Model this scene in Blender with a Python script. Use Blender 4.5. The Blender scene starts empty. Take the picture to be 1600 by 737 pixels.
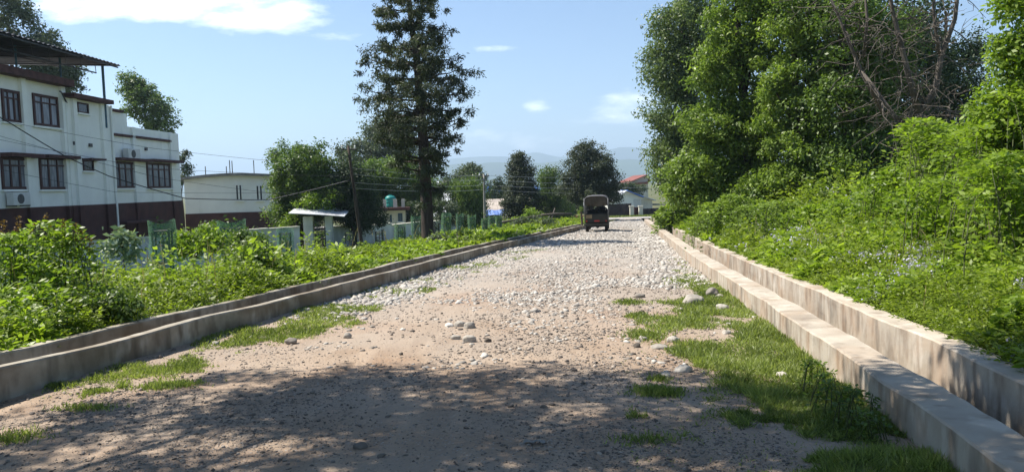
import bpy, math, random
import numpy as np
from mathutils import Vector, Matrix, Euler
from mathutils import noise as mn
rng = np.random.default_rng(7); random.seed(7)
SC = bpy.context.scene
# ------------------------------------------------------------------ camera
FPX, CX, CY = 1200., 800., 368.5
PITCH, ROLL, EYE = math.radians(3.75), math.atan(0.03), 1.5
_f = np.array([0, math.cos(PITCH), -math.sin(PITCH)]); _r0 = np.array([1., 0, 0]); _u0 = np.cross(_r0, _f)
_r = math.cos(ROLL)*_r0 - math.sin(ROLL)*_u0; _u = math.cos(ROLL)*_u0 + math.sin(ROLL)*_r0
cam = bpy.data.cameras.new('camera'); camo = bpy.data.objects.new('camera', cam)
SC.collection.objects.link(camo); SC.camera = camo
m = Matrix.Identity(4)
for i in range(3):
    m[i][0] = _r[i]; m[i][1] = _u[i]; m[i][2] = -_f[i]
m[2][3] = EYE
camo.matrix_world = m
cam.sensor_width = 36; cam.lens = 36*FPX/1600; cam.clip_start = 0.05; cam.clip_end = 30000
def ray(u, v): return _f + _r*(u-CX)/FPX - _u*(v-CY)/FPX
def at(u, v, Y):                       # where the sight line of a measured point meets depth Y
    d = ray(u, v); return np.array([0, 0, EYE]) + d*(Y/d[1])
# ------------------------------------------------------------------ world, sun
SUN_EL = math.radians(54)
sdir = np.array([-0.968, 0.25, 0]); sdir /= np.linalg.norm(sdir)
sdir = np.array([sdir[0]*math.cos(SUN_EL), sdir[1]*math.cos(SUN_EL), math.sin(SUN_EL)])
SC.view_settings.view_transform = 'Standard'; SC.view_settings.look = 'None'
SC.view_settings.gamma = 1; SC.view_settings.exposure = 1.12; SC.view_settings.use_curve_mapping = False
SC.cycles.max_bounces = 6; SC.cycles.diffuse_bounces = 3; SC.cycles.transmission_bounces = 4
SC.cycles.transparent_max_bounces = 6; SC.cycles.volume_bounces = 0
W = bpy.data.worlds.new('World'); SC.world = W; W.use_nodes = True
nt = W.node_tree; nt.nodes.clear()
def N(nt, t, **k):
    n = nt.nodes.new(t)
    for a, b in k.items(): setattr(n, a, b)
    return n
out = N(nt, 'ShaderNodeOutputWorld'); bg = N(nt, 'ShaderNodeBackground')
sky = N(nt, 'ShaderNodeTexSky', sky_type='NISHITA', sun_disc=False)
sky.sun_elevation = SUN_EL; sky.sun_rotation = math.atan2(sdir[0], sdir[1])
sky.altitude = 600; sky.air_density = 1.0; sky.dust_density = 0.3; sky.ozone_density = 3.2
bg.inputs[1].default_value = 0.078
tc = N(nt, 'ShaderNodeTexCoord'); sx = N(nt, 'ShaderNodeSeparateXYZ'); nt.links.new(tc.outputs['Generated'], sx.inputs[0])
def M(nt, op, a, b=None, c=None, clamp=False):
    n = N(nt, 'ShaderNodeMath', operation=op, use_clamp=clamp)
    for i, x in enumerate((a, b, c)):
        if x is None: continue
        if isinstance(x, (int, float)): n.inputs[i].default_value = x
        else: nt.links.new(x, n.inputs[i])
    return n.outputs[0]
yy = M(nt, 'MAXIMUM', sx.outputs[1], 0.03)
ca = M(nt, 'DIVIDE', sx.outputs[0], yy); cb = M(nt, 'DIVIDE', sx.outputs[2], yy)
cv = N(nt, 'ShaderNodeCombineXYZ')
nt.links.new(M(nt, 'MULTIPLY', ca, 5.0), cv.inputs[0]); nt.links.new(M(nt, 'MULTIPLY', cb, 15.0), cv.inputs[1])
nz = N(nt, 'ShaderNodeTexNoise'); nz.inputs['Scale'].default_value = 1.9; nz.inputs['Detail'].default_value = 8
nz.inputs['Roughness'].default_value = 0.6; nt.links.new(cv.outputs[0], nz.inputs['Vector'])
acc = None
for (u, v, ru, rv, w) in [(250, 0, 260, 42, 1.25), (400, 25, 130, 42, 1.2), (90, 8, 90, 26, 1.1), (530, 62, 70, 20, .85), (770, 76, 50, 9, .95), (735, 210, 80, 44, .85),
                          (838, 165, 34, 20, .8), (850, 218, 90, 34, .8), (900, 185, 60, 22, .7), (985, 172, 100, 36, .85), (600, 10, 40, 10, .5), (450, 245, 160, 30, .32), (1000, 140, 40, 14, .55)]:
    d = ray(u, v); a0, b0 = d[0]/d[1], d[2]/d[1]
    t1 = M(nt, 'DIVIDE', M(nt, 'SUBTRACT', ca, float(a0)), ru/1200.); t2 = M(nt, 'DIVIDE', M(nt, 'SUBTRACT', cb, float(b0)), rv/1200.)
    r2 = M(nt, 'ADD', M(nt, 'MULTIPLY', t1, t1), M(nt, 'MULTIPLY', t2, t2))
    e = M(nt, 'MULTIPLY', M(nt, 'SUBTRACT', 1.0, M(nt, 'MULTIPLY', r2, 0.7), clamp=True), w)
    acc = e if acc is None else M(nt, 'MAXIMUM', acc, e)
cm = M(nt, 'MULTIPLY', M(nt, 'ADD', M(nt, 'SUBTRACT', acc, 0.62), M(nt, 'MULTIPLY', M(nt, 'SUBTRACT', nz.outputs[0], 0.5), 2.4)), 1.25, clamp=True)
cm = M(nt, 'MULTIPLY', M(nt, 'POWER', cm, 1.3), M(nt, 'GREATER_THAN', sx.outputs[1], 0.05))
mix = N(nt, 'ShaderNodeMix', data_type='RGBA'); nt.links.new(cm, mix.inputs[0]); nt.links.new(sky.outputs[0], mix.inputs[6])
mix.inputs[7].default_value = (14, 14.5, 15, 1)
nt.links.new(mix.outputs[2], bg.inputs[0]); nt.links.new(bg.outputs[0], out.inputs[0])
sl = bpy.data.lights.new('sun', 'SUN'); sl.energy = 4.7; sl.angle = math.radians(.53); sl.color = (1, .94, .84)
so = bpy.data.objects.new('sun', sl); SC.collection.objects.link(so); so.location = (-30, 10, 50)
so.rotation_euler = Vector(-sdir).to_track_quat('-Z', 'Y').to_euler()
# ------------------------------------------------------------------ materials
def mat(name, col, rough=.8, var=.15, scale=6., bump=.2, bscale=40., metal=0., stretch=(1, 1, 1), col2=None, spec=.3, thr=(.35, .65), detail=6, rust=None):
    mt = bpy.data.materials.new(name); mt.use_nodes = True; t = mt.node_tree; b = t.nodes['Principled BSDF']
    b.inputs['Roughness'].default_value = rough; b.inputs['Metallic'].default_value = metal; b.inputs['Specular IOR Level'].default_value = spec
    tc = N(t, 'ShaderNodeTexCoord'); mp = N(t, 'ShaderNodeMapping'); mp.inputs['Scale'].default_value = stretch
    t.links.new(tc.outputs['Object'], mp.inputs[0])
    n1 = N(t, 'ShaderNodeTexNoise'); n1.inputs['Scale'].default_value = scale; n1.inputs['Detail'].default_value = detail; t.links.new(mp.outputs[0], n1.inputs['Vector'])
    rp = N(t, 'ShaderNodeValToRGB'); c2 = col2 or tuple(c*(1-var) for c in col); c1 = col if col2 else tuple(min(1, c*(1+var)) for c in col)
    rp.color_ramp.elements[0].position = thr[0]; rp.color_ramp.elements[1].position = thr[1]
    rp.color_ramp.elements[0].color = (*c2, 1); rp.color_ramp.elements[1].color = (*c1, 1)
    t.links.new(n1.outputs[0], rp.inputs[0]); last = rp.outputs[0]
    for li, (rc, rs, rt, *side) in enumerate(rust if isinstance(rust, list) else [rust] if rust else []):
        mp2 = N(t, 'ShaderNodeMapping'); mp2.inputs['Scale'].default_value = rs; t.links.new(tc.outputs['Object'], mp2.inputs[0])
        n3 = N(t, 'ShaderNodeTexNoise'); n3.inputs['Scale'].default_value = 1; n3.inputs['Detail'].default_value = 5; t.links.new(mp2.outputs[0], n3.inputs['Vector'])
        r3 = N(t, 'ShaderNodeMapRange'); r3.inputs[1].default_value = rt[0]; r3.inputs[2].default_value = rt[1]; r3.inputs[4].default_value = rt[2]; t.links.new(n3.outputs[0], r3.inputs[0])
        fac = r3.outputs[0]
        if side:      # drips run down the upright faces only
            ge = N(t, 'ShaderNodeNewGeometry'); sn = N(t, 'ShaderNodeSeparateXYZ'); t.links.new(ge.outputs['Normal'], sn.inputs[0]); fac = M(t, 'MULTIPLY', fac, M(t, 'SUBTRACT', 1.0, M(t, 'ABSOLUTE', sn.outputs[2]), clamp=True))
        mx = N(t, 'ShaderNodeMix', data_type='RGBA'); t.links.new(fac, mx.inputs[0]); t.links.new(last, mx.inputs[6]); mx.inputs[7].default_value = (*rc, 1); last = mx.outputs[2]
    t.links.new(last, b.inputs['Base Color'])
    if bump:
        n2 = N(t, 'ShaderNodeTexNoise'); n2.inputs['Scale'].default_value = bscale; n2.inputs['Detail'].default_value = 5; t.links.new(mp.outputs[0], n2.inputs['Vector'])
        bp = N(t, 'ShaderNodeBump'); bp.inputs['Strength'].default_value = bump; bp.inputs['Distance'].default_value = .02
        t.links.new(n2.outputs[0], bp.inputs['Height']); t.links.new(bp.outputs[0], b.inputs['Normal'])
    return mt
def leafmat(name, dark, light, tr=.35, rough=.45):
    mt = bpy.data.materials.new(name); mt.use_nodes = True; t = mt.node_tree; b = t.nodes['Principled BSDF']; o = t.nodes['Material Output']
    b.inputs['Roughness'].default_value = rough; b.inputs['Specular IOR Level'].default_value = .35
    a = N(t, 'ShaderNodeAttribute', attribute_name='tint'); rp = N(t, 'ShaderNodeValToRGB')
    rp.color_ramp.elements[0].color = (*dark, 1); rp.color_ramp.elements[1].color = (*light, 1); t.links.new(a.outputs['Fac'], rp.inputs[0])
    t.links.new(rp.outputs[0], b.inputs['Base Color'])
    tl = N(t, 'ShaderNodeBsdfTranslucent'); g = N(t, 'ShaderNodeMix', data_type='RGBA', blend_type='MULTIPLY'); g.inputs[0].default_value = 1
    t.links.new(rp.outputs[0], g.inputs[6]); g.inputs[7].default_value = (1.5, 1.6, .7, 1); t.links.new(g.outputs[2], tl.inputs[0])
    mx = N(t, 'ShaderNodeMixShader'); mx.inputs[0].default_value = tr
    t.links.new(b.outputs[0], mx.inputs[1]); t.links.new(tl.outputs[0], mx.inputs[2]); t.links.new(mx.outputs[0], o.inputs[0])
    return mt
# ------------------------------------------------------------------ object helpers
def tag(o, label=None, cat=None, group=None, kind=None):
    if label: o['label'] = label
    if cat: o['category'] = cat
    if group: o['group'] = group
    if kind: o['kind'] = kind
    return o
def empty(name, loc=(0, 0, 0), rz=0, **k):
    o = bpy.data.objects.new(name, None); SC.collection.objects.link(o); o.location = loc; o.rotation_euler = (0, 0, rz); o.empty_display_size = .2
    return tag(o, **k)
def link(name, me, m, parent=None, smooth=False):
    if m: me.materials.append(m)
    o = bpy.data.objects.new(name, me); SC.collection.objects.link(o)
    if parent: o.parent = parent
    if smooth: me.polygons.foreach_set('use_smooth', [True]*len(me.polygons))
    return o
def npmesh(name, V, Fc, k, tint=None):
    """V (n,3) verts, Fc flat index array of k-gons"""
    me = bpy.data.meshes.new(name); V = np.ascontiguousarray(V, np.float32); Fc = np.ascontiguousarray(Fc, np.int32).ravel()
    nf = len(Fc)//k
    me.vertices.add(len(V)); me.vertices.foreach_set('co', V.ravel())
    me.loops.add(len(Fc)); me.loops.foreach_set('vertex_index', Fc)
    me.polygons.add(nf); me.polygons.foreach_set('loop_start', np.arange(0, nf*k, k, dtype=np.int32))
    if tint is not None:
        at_ = me.attributes.new('tint', 'FLOAT', 'POINT'); at_.data.foreach_set('value', np.ascontiguousarray(tint, np.float32))
    me.update(calc_edges=True)
    return me
class MB:
    def __init__(s): s.v = []; s.f = []
    def add(s, vs, fs):
        n = len(s.v); s.v += [tuple(map(float, p)) for p in vs]; s.f += [tuple(n+i for i in f) for f in fs]; return s
    def box(s, x0, x1, y0, y1, z0, z1, M_=None):
        P = [(x, y, z) for z in (z0, z1) for y in (y0, y1) for x in (x0, x1)]
        if M_ is not None: P = [M_ @ Vector(p) for p in P]
        return s.add(P, [(0, 2, 3, 1), (4, 5, 7, 6), (0, 1, 5, 4), (2, 6, 7, 3), (0, 4, 6, 2), (1, 3, 7, 5)])
    def tube(s, pts, rad, n=8, cap=True):
        pts = [Vector(p) for p in pts]; rads = rad if hasattr(rad, '__len__') else [rad]*len(pts); rings = []; vs = []
        for i, p in enumerate(pts):
            d = (pts[min(i+1, len(pts)-1)] - pts[max(i-1, 0)]).normalized()
            a = d.cross(Vector((0.31, .95, .05))).normalized(); b = d.cross(a)
            for k in range(n):
                t = 2*math.pi*k/n; vs.append(p + (a*math.cos(t)+b*math.sin(t))*rads[i])
        fs = [(i*n+k, i*n+(k+1) % n, (i+1)*n+(k+1) % n, (i+1)*n+k) for i in range(len(pts)-1) for k in range(n)]
        if cap: fs += [tuple(range(n))[::-1], tuple((len(pts)-1)*n+k for k in range(n))]
        return s.add(vs, fs)
    def lathe(s, prof, c=(0, 0, 0), n=20, axis='z'):
        vs = []
        for (r, h) in prof:
            for k in range(n):
                t = 2*math.pi*k/n; a, b = r*math.cos(t), r*math.sin(t)
                vs.append((c[0]+a, c[1]+b, c[2]+h) if axis == 'z' else ((c[0]+h, c[1]+a, c[2]+b) if axis == 'x' else (c[0]+a, c[1]+h, c[2]+b)))
        fs = [(i*n+k, i*n+(k+1) % n, (i+1)*n+(k+1) % n, (i+1)*n+k) for i in range(len(prof)-1) for k in range(n)]
        fs += [tuple(range(n))[::-1], tuple((len(prof)-1)*n+k for k in range(n))]
        return s.add(vs, fs)
    def build(s, name, m, parent=None, smooth=False, bevel=0):
        me = bpy.data.meshes.new(name); me.from_pydata(s.v, [], s.f); me.update()
        o = link(name, me, m, parent, smooth)
        if bevel:
            b = o.modifiers.new('b', 'BEVEL'); b.width = bevel; b.segments = 2; b.limit_method = 'ANGLE'
        return o
# ------------------------------------------------------------------ the road's lines and the lie of the land
G = -0.028
def poly(pts):
    X = np.array([p[0] for p in pts]); Y = np.array([p[1] for p in pts]); return lambda y: np.interp(y, Y, X)
_xl = [(-6.3, -5), (-4.72, 4.5), (-4.36, 6.4), (-4.03, 7.5), (-3.8, 8.7), (-3.37, 10.6), (-2.9, 13), (-2.22, 16.7), (-1.6, 20), (-0.55, 25.3), (0.95, 31.5), (4.3, 46), (6.2, 54), (12, 80)]
_xr = [(0.9, -5), (1.98, 2), (2.2, 3.4), (2.4, 4.6), (2.62, 6), (2.97, 8.6), (3.52, 12.6), (4.1, 17.2), (4.72, 21.5), (8.7, 48.5), (12.6, 75), (13.5, 81)]
def smoothpoly(pts):
    f = poly(pts); ys = np.linspace(-5, 80, 341); xs = f(ys); k = np.array([1, 2, 3, 4, 3, 2, 1.]); k /= k.sum()
    xp = np.pad(xs, 3, mode='edge'); xp[:3] = xs[0]-(xs[1]-xs[0])*np.arange(3, 0, -1); xp[-3:] = xs[-1]+(xs[-1]-xs[-2])*np.arange(1, 4)
    xs = np.convolve(xp, k, 'valid'); return lambda y: np.interp(y, ys, xs)
XL, XR = smoothpoly(_xl), smoothpoly(_xr)
LW, LG, LO = .15, .42, .16        # left drain: near wall, gap, far wall
RW, RG, RO = .30, .34, .22        # right drain
def sm(t): t = np.clip(t, 0, 1); return t*t*(3-2*t)
def roadz(y): return G*np.minimum(y, 84.)
def land(x, y):
    x = np.asarray(x, float); y = np.asarray(y, float); yc = np.clip(y, -5, 80)
    rz = roadz(y); dl = (XL(yc)-LW-LG-LO) - x; dr = x-(XR(yc)+RW+RG+RO)
    near = 1-sm((y-58)/20)
    zl = rz + .2*near + (-2.35-rz-.2*near)*sm(dl/17)*sm((y+8)/14) - .9*sm(dl/17)*(1-sm((y+8)/14))
    zr = rz + near*(.3 + .6*sm(dr/6) + 1.0*sm((dr-4)/20))
    z = np.where(dl > 0, zl, np.where(dr > 0, zr, rz-.5*(1-sm((y-74)/3))-.02))
    return z
def lz(x, y): return float(land(x, y))
# ground sheet
ys = np.concatenate([np.arange(-30, 3, 3), np.arange(3, 30, .5), np.arange(30, 86, 1.), np.array([90, 100, 120, 150, 200, 300, 500, 900, 1600, 3000, 5000, 9000])])
offl = np.array([0, .06, .3, .8, 1.5, 2.5, 4, 6, 8, 10, 13, 17, 22, 30, 45, 80, 200, 700, 3000, 9000.])
rows = []
for y in ys:
    yc = np.clip(y, -5, 80); a = XL(yc)-LW-LG-LO+.06; b = XR(yc)+RW+RG+RO-.06
    rows.append(np.concatenate([(a-.06-offl[::-1]), [a, a+.3*(b-a), a+.6*(b-a), b], (b+.06+offl)]))
rows = np.array(rows); nx = rows.shape[1]; Yg = np.repeat(ys[:, None], nx, 1); Zg = land(rows, Yg)
hf = np.array([[mn.noise(Vector((x*.5, y*.5, 0)))*.06 if abs(x) < 60 and y < 90 else 0 for x, y in zip(rx, ry)] for rx, ry in zip(rows, Yg)])
inside = (rows > rows[:, [len(offl)]]-.07) & (rows < rows[:, [len(offl)+3]]+.07)
Zg = Zg+np.where(inside, 0, hf)
V = np.stack([rows, Yg, Zg], -1).reshape(-1, 3); ii, jj = np.meshgrid(np.arange(len(ys)-1), np.arange(nx-1), indexing='ij'); q = (ii*nx+jj).ravel()
Fq = np.stack([q, q+1, q+nx+1, q+nx], -1)
m_ground = mat('soil_and_turf', (.075, .095, .03), .95, .3, .6, .4, 12, col2=(.16, .125, .08), thr=(.3, .55))
tag(link('ground', npmesh('ground', V, Fq, 4), m_ground, smooth=True), kind='structure')

# road surface: fine, lumpy sheet between the drains
def rough(x, y):
    return (mn.noise(Vector((x*.7, y*.4, 1)))*.03 + mn.noise(Vector((x*3, y*2.5, 2)))*.006 + mn.noise(Vector((x*9, y*8, 4)))*.006 + mn.noise(Vector((x*19, y*17, 6)))*.004)
ysr = [-5.]
while ysr[-1] < 78: ysr.append(ysr[-1]+max(.045, .012*max(abs(ysr[-1]), 3)) if ysr[-1] > 2.5 else ysr[-1]+.4)
ysr = np.array(ysr); NXR = 150
tt = np.linspace(0, 1, NXR); Xr_ = (XL(ysr)-.06)[:, None]*(1-tt)+(XR(ysr)+.06)[:, None]*tt; Yr_ = np.repeat(ysr[:, None], NXR, 1)
def road_top(x, y):
    t = (x-XL(y))/(XR(y)-XL(y)); crown = .05*math.sin(math.pi*min(max(t, 0), 1)) - .03
    bank = .085*math.exp(-max(x-XL(y), 0)/.45)*float(sm((y-6)/2)) + .03*math.exp(-max(XR(y)-x, 0)/.4)
    return float(roadz(y)) + crown + bank + (rough(x, y) if y < 40 else rough(x, y)*.5)
Zr_ = np.array([[road_top(x, y) for x, y in zip(a, b)] for a, b in zip(Xr_, Yr_)])
V = np.stack([Xr_, Yr_, Zr_], -1).reshape(-1, 3); ii, jj = np.meshgrid(np.arange(len(ysr)-1), np.arange(NXR-1), indexing='ij'); q = (ii*NXR+jj).ravel()
Fq = np.stack([q, q+1, q+NXR+1, q+NXR], -1)
def road_material():
    mt = bpy.data.materials.new('dirt_and_gravel'); mt.use_nodes = True; t = mt.node_tree; b = t.nodes['Principled BSDF']
    b.inputs['Roughness'].default_value = .95; b.inputs['Specular IOR Level'].default_value = .15
    g = N(t, 'ShaderNodeNewGeometry'); 
    def noise(scale, det=5, st=(1, 1, 1), rot=0):
        mp = N(t, 'ShaderNodeMapping'); mp.inputs['Scale'].default_value = st; mp.inputs['Rotation'].default_value = (0, 0, rot); t.links.new(g.outputs['Position'], mp.inputs[0])
        n = N(t, 'ShaderNodeTexNoise'); n.inputs['Scale'].default_value = scale; n.inputs['Detail'].default_value = det; t.links.new(mp.outputs[0], n.inputs['Vector']); return n.outputs[0]
    def mr(x, a, b_, c=0., d=1.):
        n = N(t, 'ShaderNodeMapRange'); t.links.new(x, n.inputs[0]); n.inputs[1].default_value = a; n.inputs[2].default_value = b_; n.inputs[3].default_value = c; n.inputs[4].default_value = d; return n.outputs[0]
    def mixc(f, a, c):
        n = N(t, 'ShaderNodeMix', data_type='RGBA'); t.links.new(f, n.inputs[0])
        for k, x in ((6, a), (7, c)):
            if isinstance(x, tuple): n.inputs[k].default_value = (*x, 1)
            else: t.links.new(x, n.inputs[k])
        return n.outputs[2]
    dirt = mixc(mr(noise(.9), .35, .65), (.27, .19, .13), (.335, .26, .195))
    dirt = mixc(mr(noise(5, 6, (1, .18, 1), -.16), .45, .7), dirt, (.37, .28, .205))          # tyre-track streaks
    sp = N(t, 'ShaderNodeSeparateXYZ'); t.links.new(g.outputs['Position'], sp.inputs[0])
    far = mr(sp.outputs[1], 7., 20.)
    fard = mixc(mr(noise(1.2, 6), .3, .7), (.38, .345, .30), (.35, .33, .30))
    dirt = mixc(M(t, 'MULTIPLY', far, .8), dirt, fard)
    red = mixc(mr(noise(.55, 4), .52, .68, 0, .4), dirt, (.28, .165, .10))
    vo = N(t, 'ShaderNodeTexVoronoi'); vo.inputs['Scale'].default_value = 46; t.links.new(g.outputs['Position'], vo.inputs['Vector'])
    sepc = N(t, 'ShaderNodeSeparateColor'); t.links.new(vo.outputs['Color'], sepc.inputs[0])
    peb = M(t, 'MULTIPLY', M(t, 'GREATER_THAN', sepc.outputs[0], .5), M(t, 'LESS_THAN', vo.outputs['Distance'], .34))
    peb = M(t, 'MULTIPLY', peb, mr(noise(.8, 5), .38, .58))
    gcol = mixc(sepc.outputs[1], (.11, .10, .095), (.38, .35, .32))
    cen = M(t, 'MULTIPLY', mr(noise(.45, 5), .40, .6), .35)
    red = mixc(cen, red, (.28, .245, .21))
    c = mixc(peb, red, gcol)
    t.links.new(c, b.inputs['Base Color'])
    bp = N(t, 'ShaderNodeBump'); bp.inputs['Strength'].default_value = .8; bp.inputs['Distance'].default_value = .018
    h = M(t, 'ADD', noise(38, 8), M(t, 'MULTIPLY', peb, .8)); t.links.new(h, bp.inputs['Height']); t.links.new(bp.outputs[0], b.inputs['Normal'])
    return mt
m_road = road_material()
tag(link('road', npmesh('road', V, Fq, 4), m_road, smooth=True), kind='structure')
# road crossing at the far end
mb = MB(); xs = np.linspace(-60, 90, 61)
for a, b in zip(xs[:-1], xs[1:]): mb.add([(a, 75.5, -2.085-.0), (b, 75.5, -2.085), (b, 84, -2.32), (a, 84, -2.32)], [(0, 1, 2, 3)])
tag(mb.build('crossing_road', mat('pale_tarmac', (.33, .31, .29), .9, .15, .5, .3, 20)), kind='structure')

# ------------------------------------------------------------------ drains
m_conc_r = mat('stained_concrete', (.46, .41, .34), .9, .18, 2.2, .3, 11, col2=(.32, .275, .22), rust=[((.27, .17, .10), (1.3, 1.3, .8), (.46, .72, .55)), ((.13, .08, .05), (5.5, 5.5, .9), (.56, .74, .6)), ((.55, .50, .43), (3.1, 3.1, 2.), (.58, .66, .5)), ((.10, .09, .08), (.9, .9, 6), (.6, .75, .5)), ((.15, .10, .065), (8, 8, 3.), (.47, .68, .6), 1), ((.30, .18, .10), (2.2, 2.2, 2.6), (.5, .7, .5), 1), ((.09, .075, .06), (3.4, 3.4, 1.3), (.56, .72, .6), 1)], thr=(.3, .7))
m_conc_l = mat('grey_concrete', (.42, .385, .32), .9, .2, 2.6, .3, 11, col2=(.25, .22, .175), rust=[((.14, .10, .065), (1.1, 1.1, 1.2), (.42, .68, .7)), ((.07, .06, .045), (4.6, 4.6, 1.), (.52, .7, .7)), ((.42, .40, .36), (2.6, 2.6, 2.), (.6, .66, .4)), ((.10, .075, .05), (6, 6, 2.5), (.5, .68, .6), 1), ((.15, .11, .07), (1.2, 1.2, 3), (.45, .65, .7), 1)])
m_silt = mat('wet_silt', (.10, .08, .06), .8, .3, 3, .4, 20)
def wall_strip(name, x0f, x1f, top, bot, y0, y1, m, parent, seed):
    ys_ = [y0]
    while ys_[-1] < y1: ys_.append(ys_[-1]+max(.12, .02*abs(ys_[-1])))
    vs = []; fs = []
    for k, y in enumerate(ys_):
        w = lambda s, a: mn.noise(Vector((y*s, seed, 0)))*a
        a = float(x0f(y))+w(.9, .03)+w(4, .012); b = float(x1f(y))+mn.noise(Vector((y*1.1, seed+9, 0)))*.03+mn.noise(Vector((y*5, seed+5, 0)))*.01
        z1 = float(roadz(y))+top+mn.noise(Vector((y*.6, seed+3, 0)))*.03+mn.noise(Vector((y*3.2, seed+4, 0)))*.008; z0 = float(roadz(y))+bot; c = .012
        vs += [(a, y, z0), (a, y, z1-c), (a+c, y, z1), (b-c, y, z1+.004), (b, y, z1-c), (b, y, z0)]
    for k in range(len(ys_)-1):
        for j in range(5): fs.append((k*6+j, k*6+j+1, (k+1)*6+j+1, (k+1)*6+j))
    n = len(ys_)-1; fs += [(5, 4, 3, 2, 1, 0), tuple(n*6+j for j in range(6))]
    return MB().add(vs, fs).build(name, m, parent)
dl_ = empty('roadside_drain', (-4.5, 6, 0), label='open concrete drain with two low grey walls along the left weed field', cat='drain')
dr_ = empty('roadside_drain', (2.6, 6, 0), label='wide rust stained concrete drain along the right bank of flowering weeds', cat='drain')
def rel(o, p): 
    o.matrix_parent_inverse = Matrix.Translation(p.location).inverted(); return o
rel(wall_strip('side_wall', lambda y: XL(y)-LW, lambda y: XL(y), .275, -.55, -5, 53, m_conc_l, dl_, 1), dl_)
rel(wall_strip('side_wall', lambda y: XL(y)-LW-LG-LO, lambda y: XL(y)-LW-LG, .30, -.55, -5, 50, m_conc_l, dl_, 11), dl_)
rel(wall_strip('channel_floor', lambda y: XL(y)-LW-LG-.02, lambda y: XL(y)-LW+.02, -.22, -.5, -5, 50, m_silt, dl_, 21), dl_)
rel(wall_strip('side_wall', lambda y: XR(y), lambda y: XR(y)+RW, .255, -.55, -5, 60, m_conc_r, dr_, 31), dr_)
rel(wall_strip('side_wall', lambda y: XR(y)+RW+RG, lambda y: XR(y)+RW+RG+RO, .36, -.55, -5, 58, m_conc_r, dr_, 41), dr_)
rel(wall_strip('channel_floor', lambda y: XR(y)+RW-.02, lambda y: XR(y)+RW+RG+.02, -.2, -.5, -5, 58, m_silt, dr_, 51), dr_)

# ------------------------------------------------------------------ mountains
def mountain(name, Y, pts, m, seed, label):
    mb = MB(); us = np.linspace(-400, 2100, 160); prof = np.interp(us, [p[0] for p in pts], [p[1] for p in pts]); vs = []
    for i, (u, v) in enumerate(zip(us, prof)):
        p = at(u, v, Y); zt = p[2]+mn.noise(Vector((i*.35, seed, 0)))*Y*.004+mn.noise(Vector((i*.12, seed+1, 0)))*Y*.004
        x = p[0]; dd = mn.noise(Vector((i*.3, seed+2, 0)))
        vs += [(x, Y-Y*.10*(1+.4*dd), -4), (x, Y-Y*.045*(1+.8*mn.noise(Vector((i*.5, 3, seed)))), zt*.5), (x, Y, zt), (x, Y+Y*.1, -4)]
    fs = [(i*4+j, (i+1)*4+j, (i+1)*4+j+1, i*4+j+1) for i in range(len(us)-1) for j in range(3)]
    mb.add(vs, fs); tag(mb.build(name, m, smooth=True), kind='structure')
m_hill = mat('forested_hills', (.05, .08, .035), .95, .3, .004, 0)
mountain('hills', 3800, [(-400, 302), (300, 296), (560, 280), (700, 258), (760, 254), (900, 252), (990, 248), (1020, 248), (1300, 245), (2100, 240)], m_hill, 3, '')
mountain('mountains', 6200, [(-400, 302), (300, 292), (560, 272), (700, 248), (740, 247), (800, 242), (840, 236), (880, 244), (930, 240), (990, 233), (1010, 235), (1400, 225), (2100, 220)], m_hill, 8, '')
# the air
mh = bpy.data.materials.new('air'); mh.use_nodes = True; t = mh.node_tree; t.nodes.remove(t.nodes['Principled BSDF'])
pv = N(t, 'ShaderNodeVolumePrincipled'); pv.inputs['Color'].default_value = (.60, .79, 1, 1); pv.inputs['Density'].default_value = .00028; pv.inputs['Anisotropy'].default_value = .2
t.links.new(pv.outputs[0], t.nodes['Material Output'].inputs['Volume'])
tag(MB().box(-9900, 9900, -60, 9900, -8, 365).build('haze', mh), kind='stuff')

# ------------------------------------------------------------------ foliage machinery
def unit(a): return a/np.maximum(np.linalg.norm(a, axis=-1, keepdims=True), 1e-9)
def leaves(P, D, Nn, L, Wd, tint):
    """diamond leaves, verts (4N,3); P base, D axis, Nn normal"""
    S = unit(np.cross(D, Nn)); L = L[:, None]; Wd = Wd[:, None]; Nn = unit(Nn)
    a = P; b = P+D*L*.42+S*Wd*.5+Nn*L*.05; c = P+D*L; d = P+D*L*.42-S*Wd*.5+Nn*L*.05
    V = np.stack([a, b, c, d], 1).reshape(-1, 3); F = np.arange(len(V)); return V, F, np.repeat(tint, 4)
def leafobj(name, parts, m, parent=None):
    V = np.concatenate([p[0] for p in parts]); T = np.concatenate([p[2] for p in parts])
    return link(name, npmesh(name, V, np.arange(len(V)), 4, T), m, parent)
def rsph(n): return unit(rng.normal(size=(n, 3)))
def crown_parts(C, R, n, L, Wd, up=.5, flat=.75, droop=0., t0=None, ragged=.35):
    """C clump centres (k,3), R clump radii (k,), n leaves per clump"""
    k = len(C); d = rsph(k*n).reshape(k, n, 3); rr = (rng.random((k, n, 1))**.45)*(1+ragged*rng.normal(size=(k, n, 1))*.5)
    P = C[:, None]+d*rr*R[:, None, None]*np.array([1, 1, flat]); P = P.reshape(-1, 3)
    if droop: P[:, 2] -= droop*rng.random(len(P))**2*np.repeat(R, n)
    o = d.reshape(-1, 3); Nn = unit(o*.5+np.array([0, 0, up])+rng.normal(size=P.shape)*.55)
    D = unit(np.cross(Nn, rng.normal(size=P.shape))+np.array([0, 0, -.25-droop]))
    base = rng.random(k)*.5+.2 if t0 is None else t0
    tint = np.clip(np.repeat(base, n)+rng.normal(size=k*n)*.16, 0, 1)
    s = rng.uniform(.65, 1.3, k*n)
    return leaves(P, D, Nn, L*s, Wd*s, tint)
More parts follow.
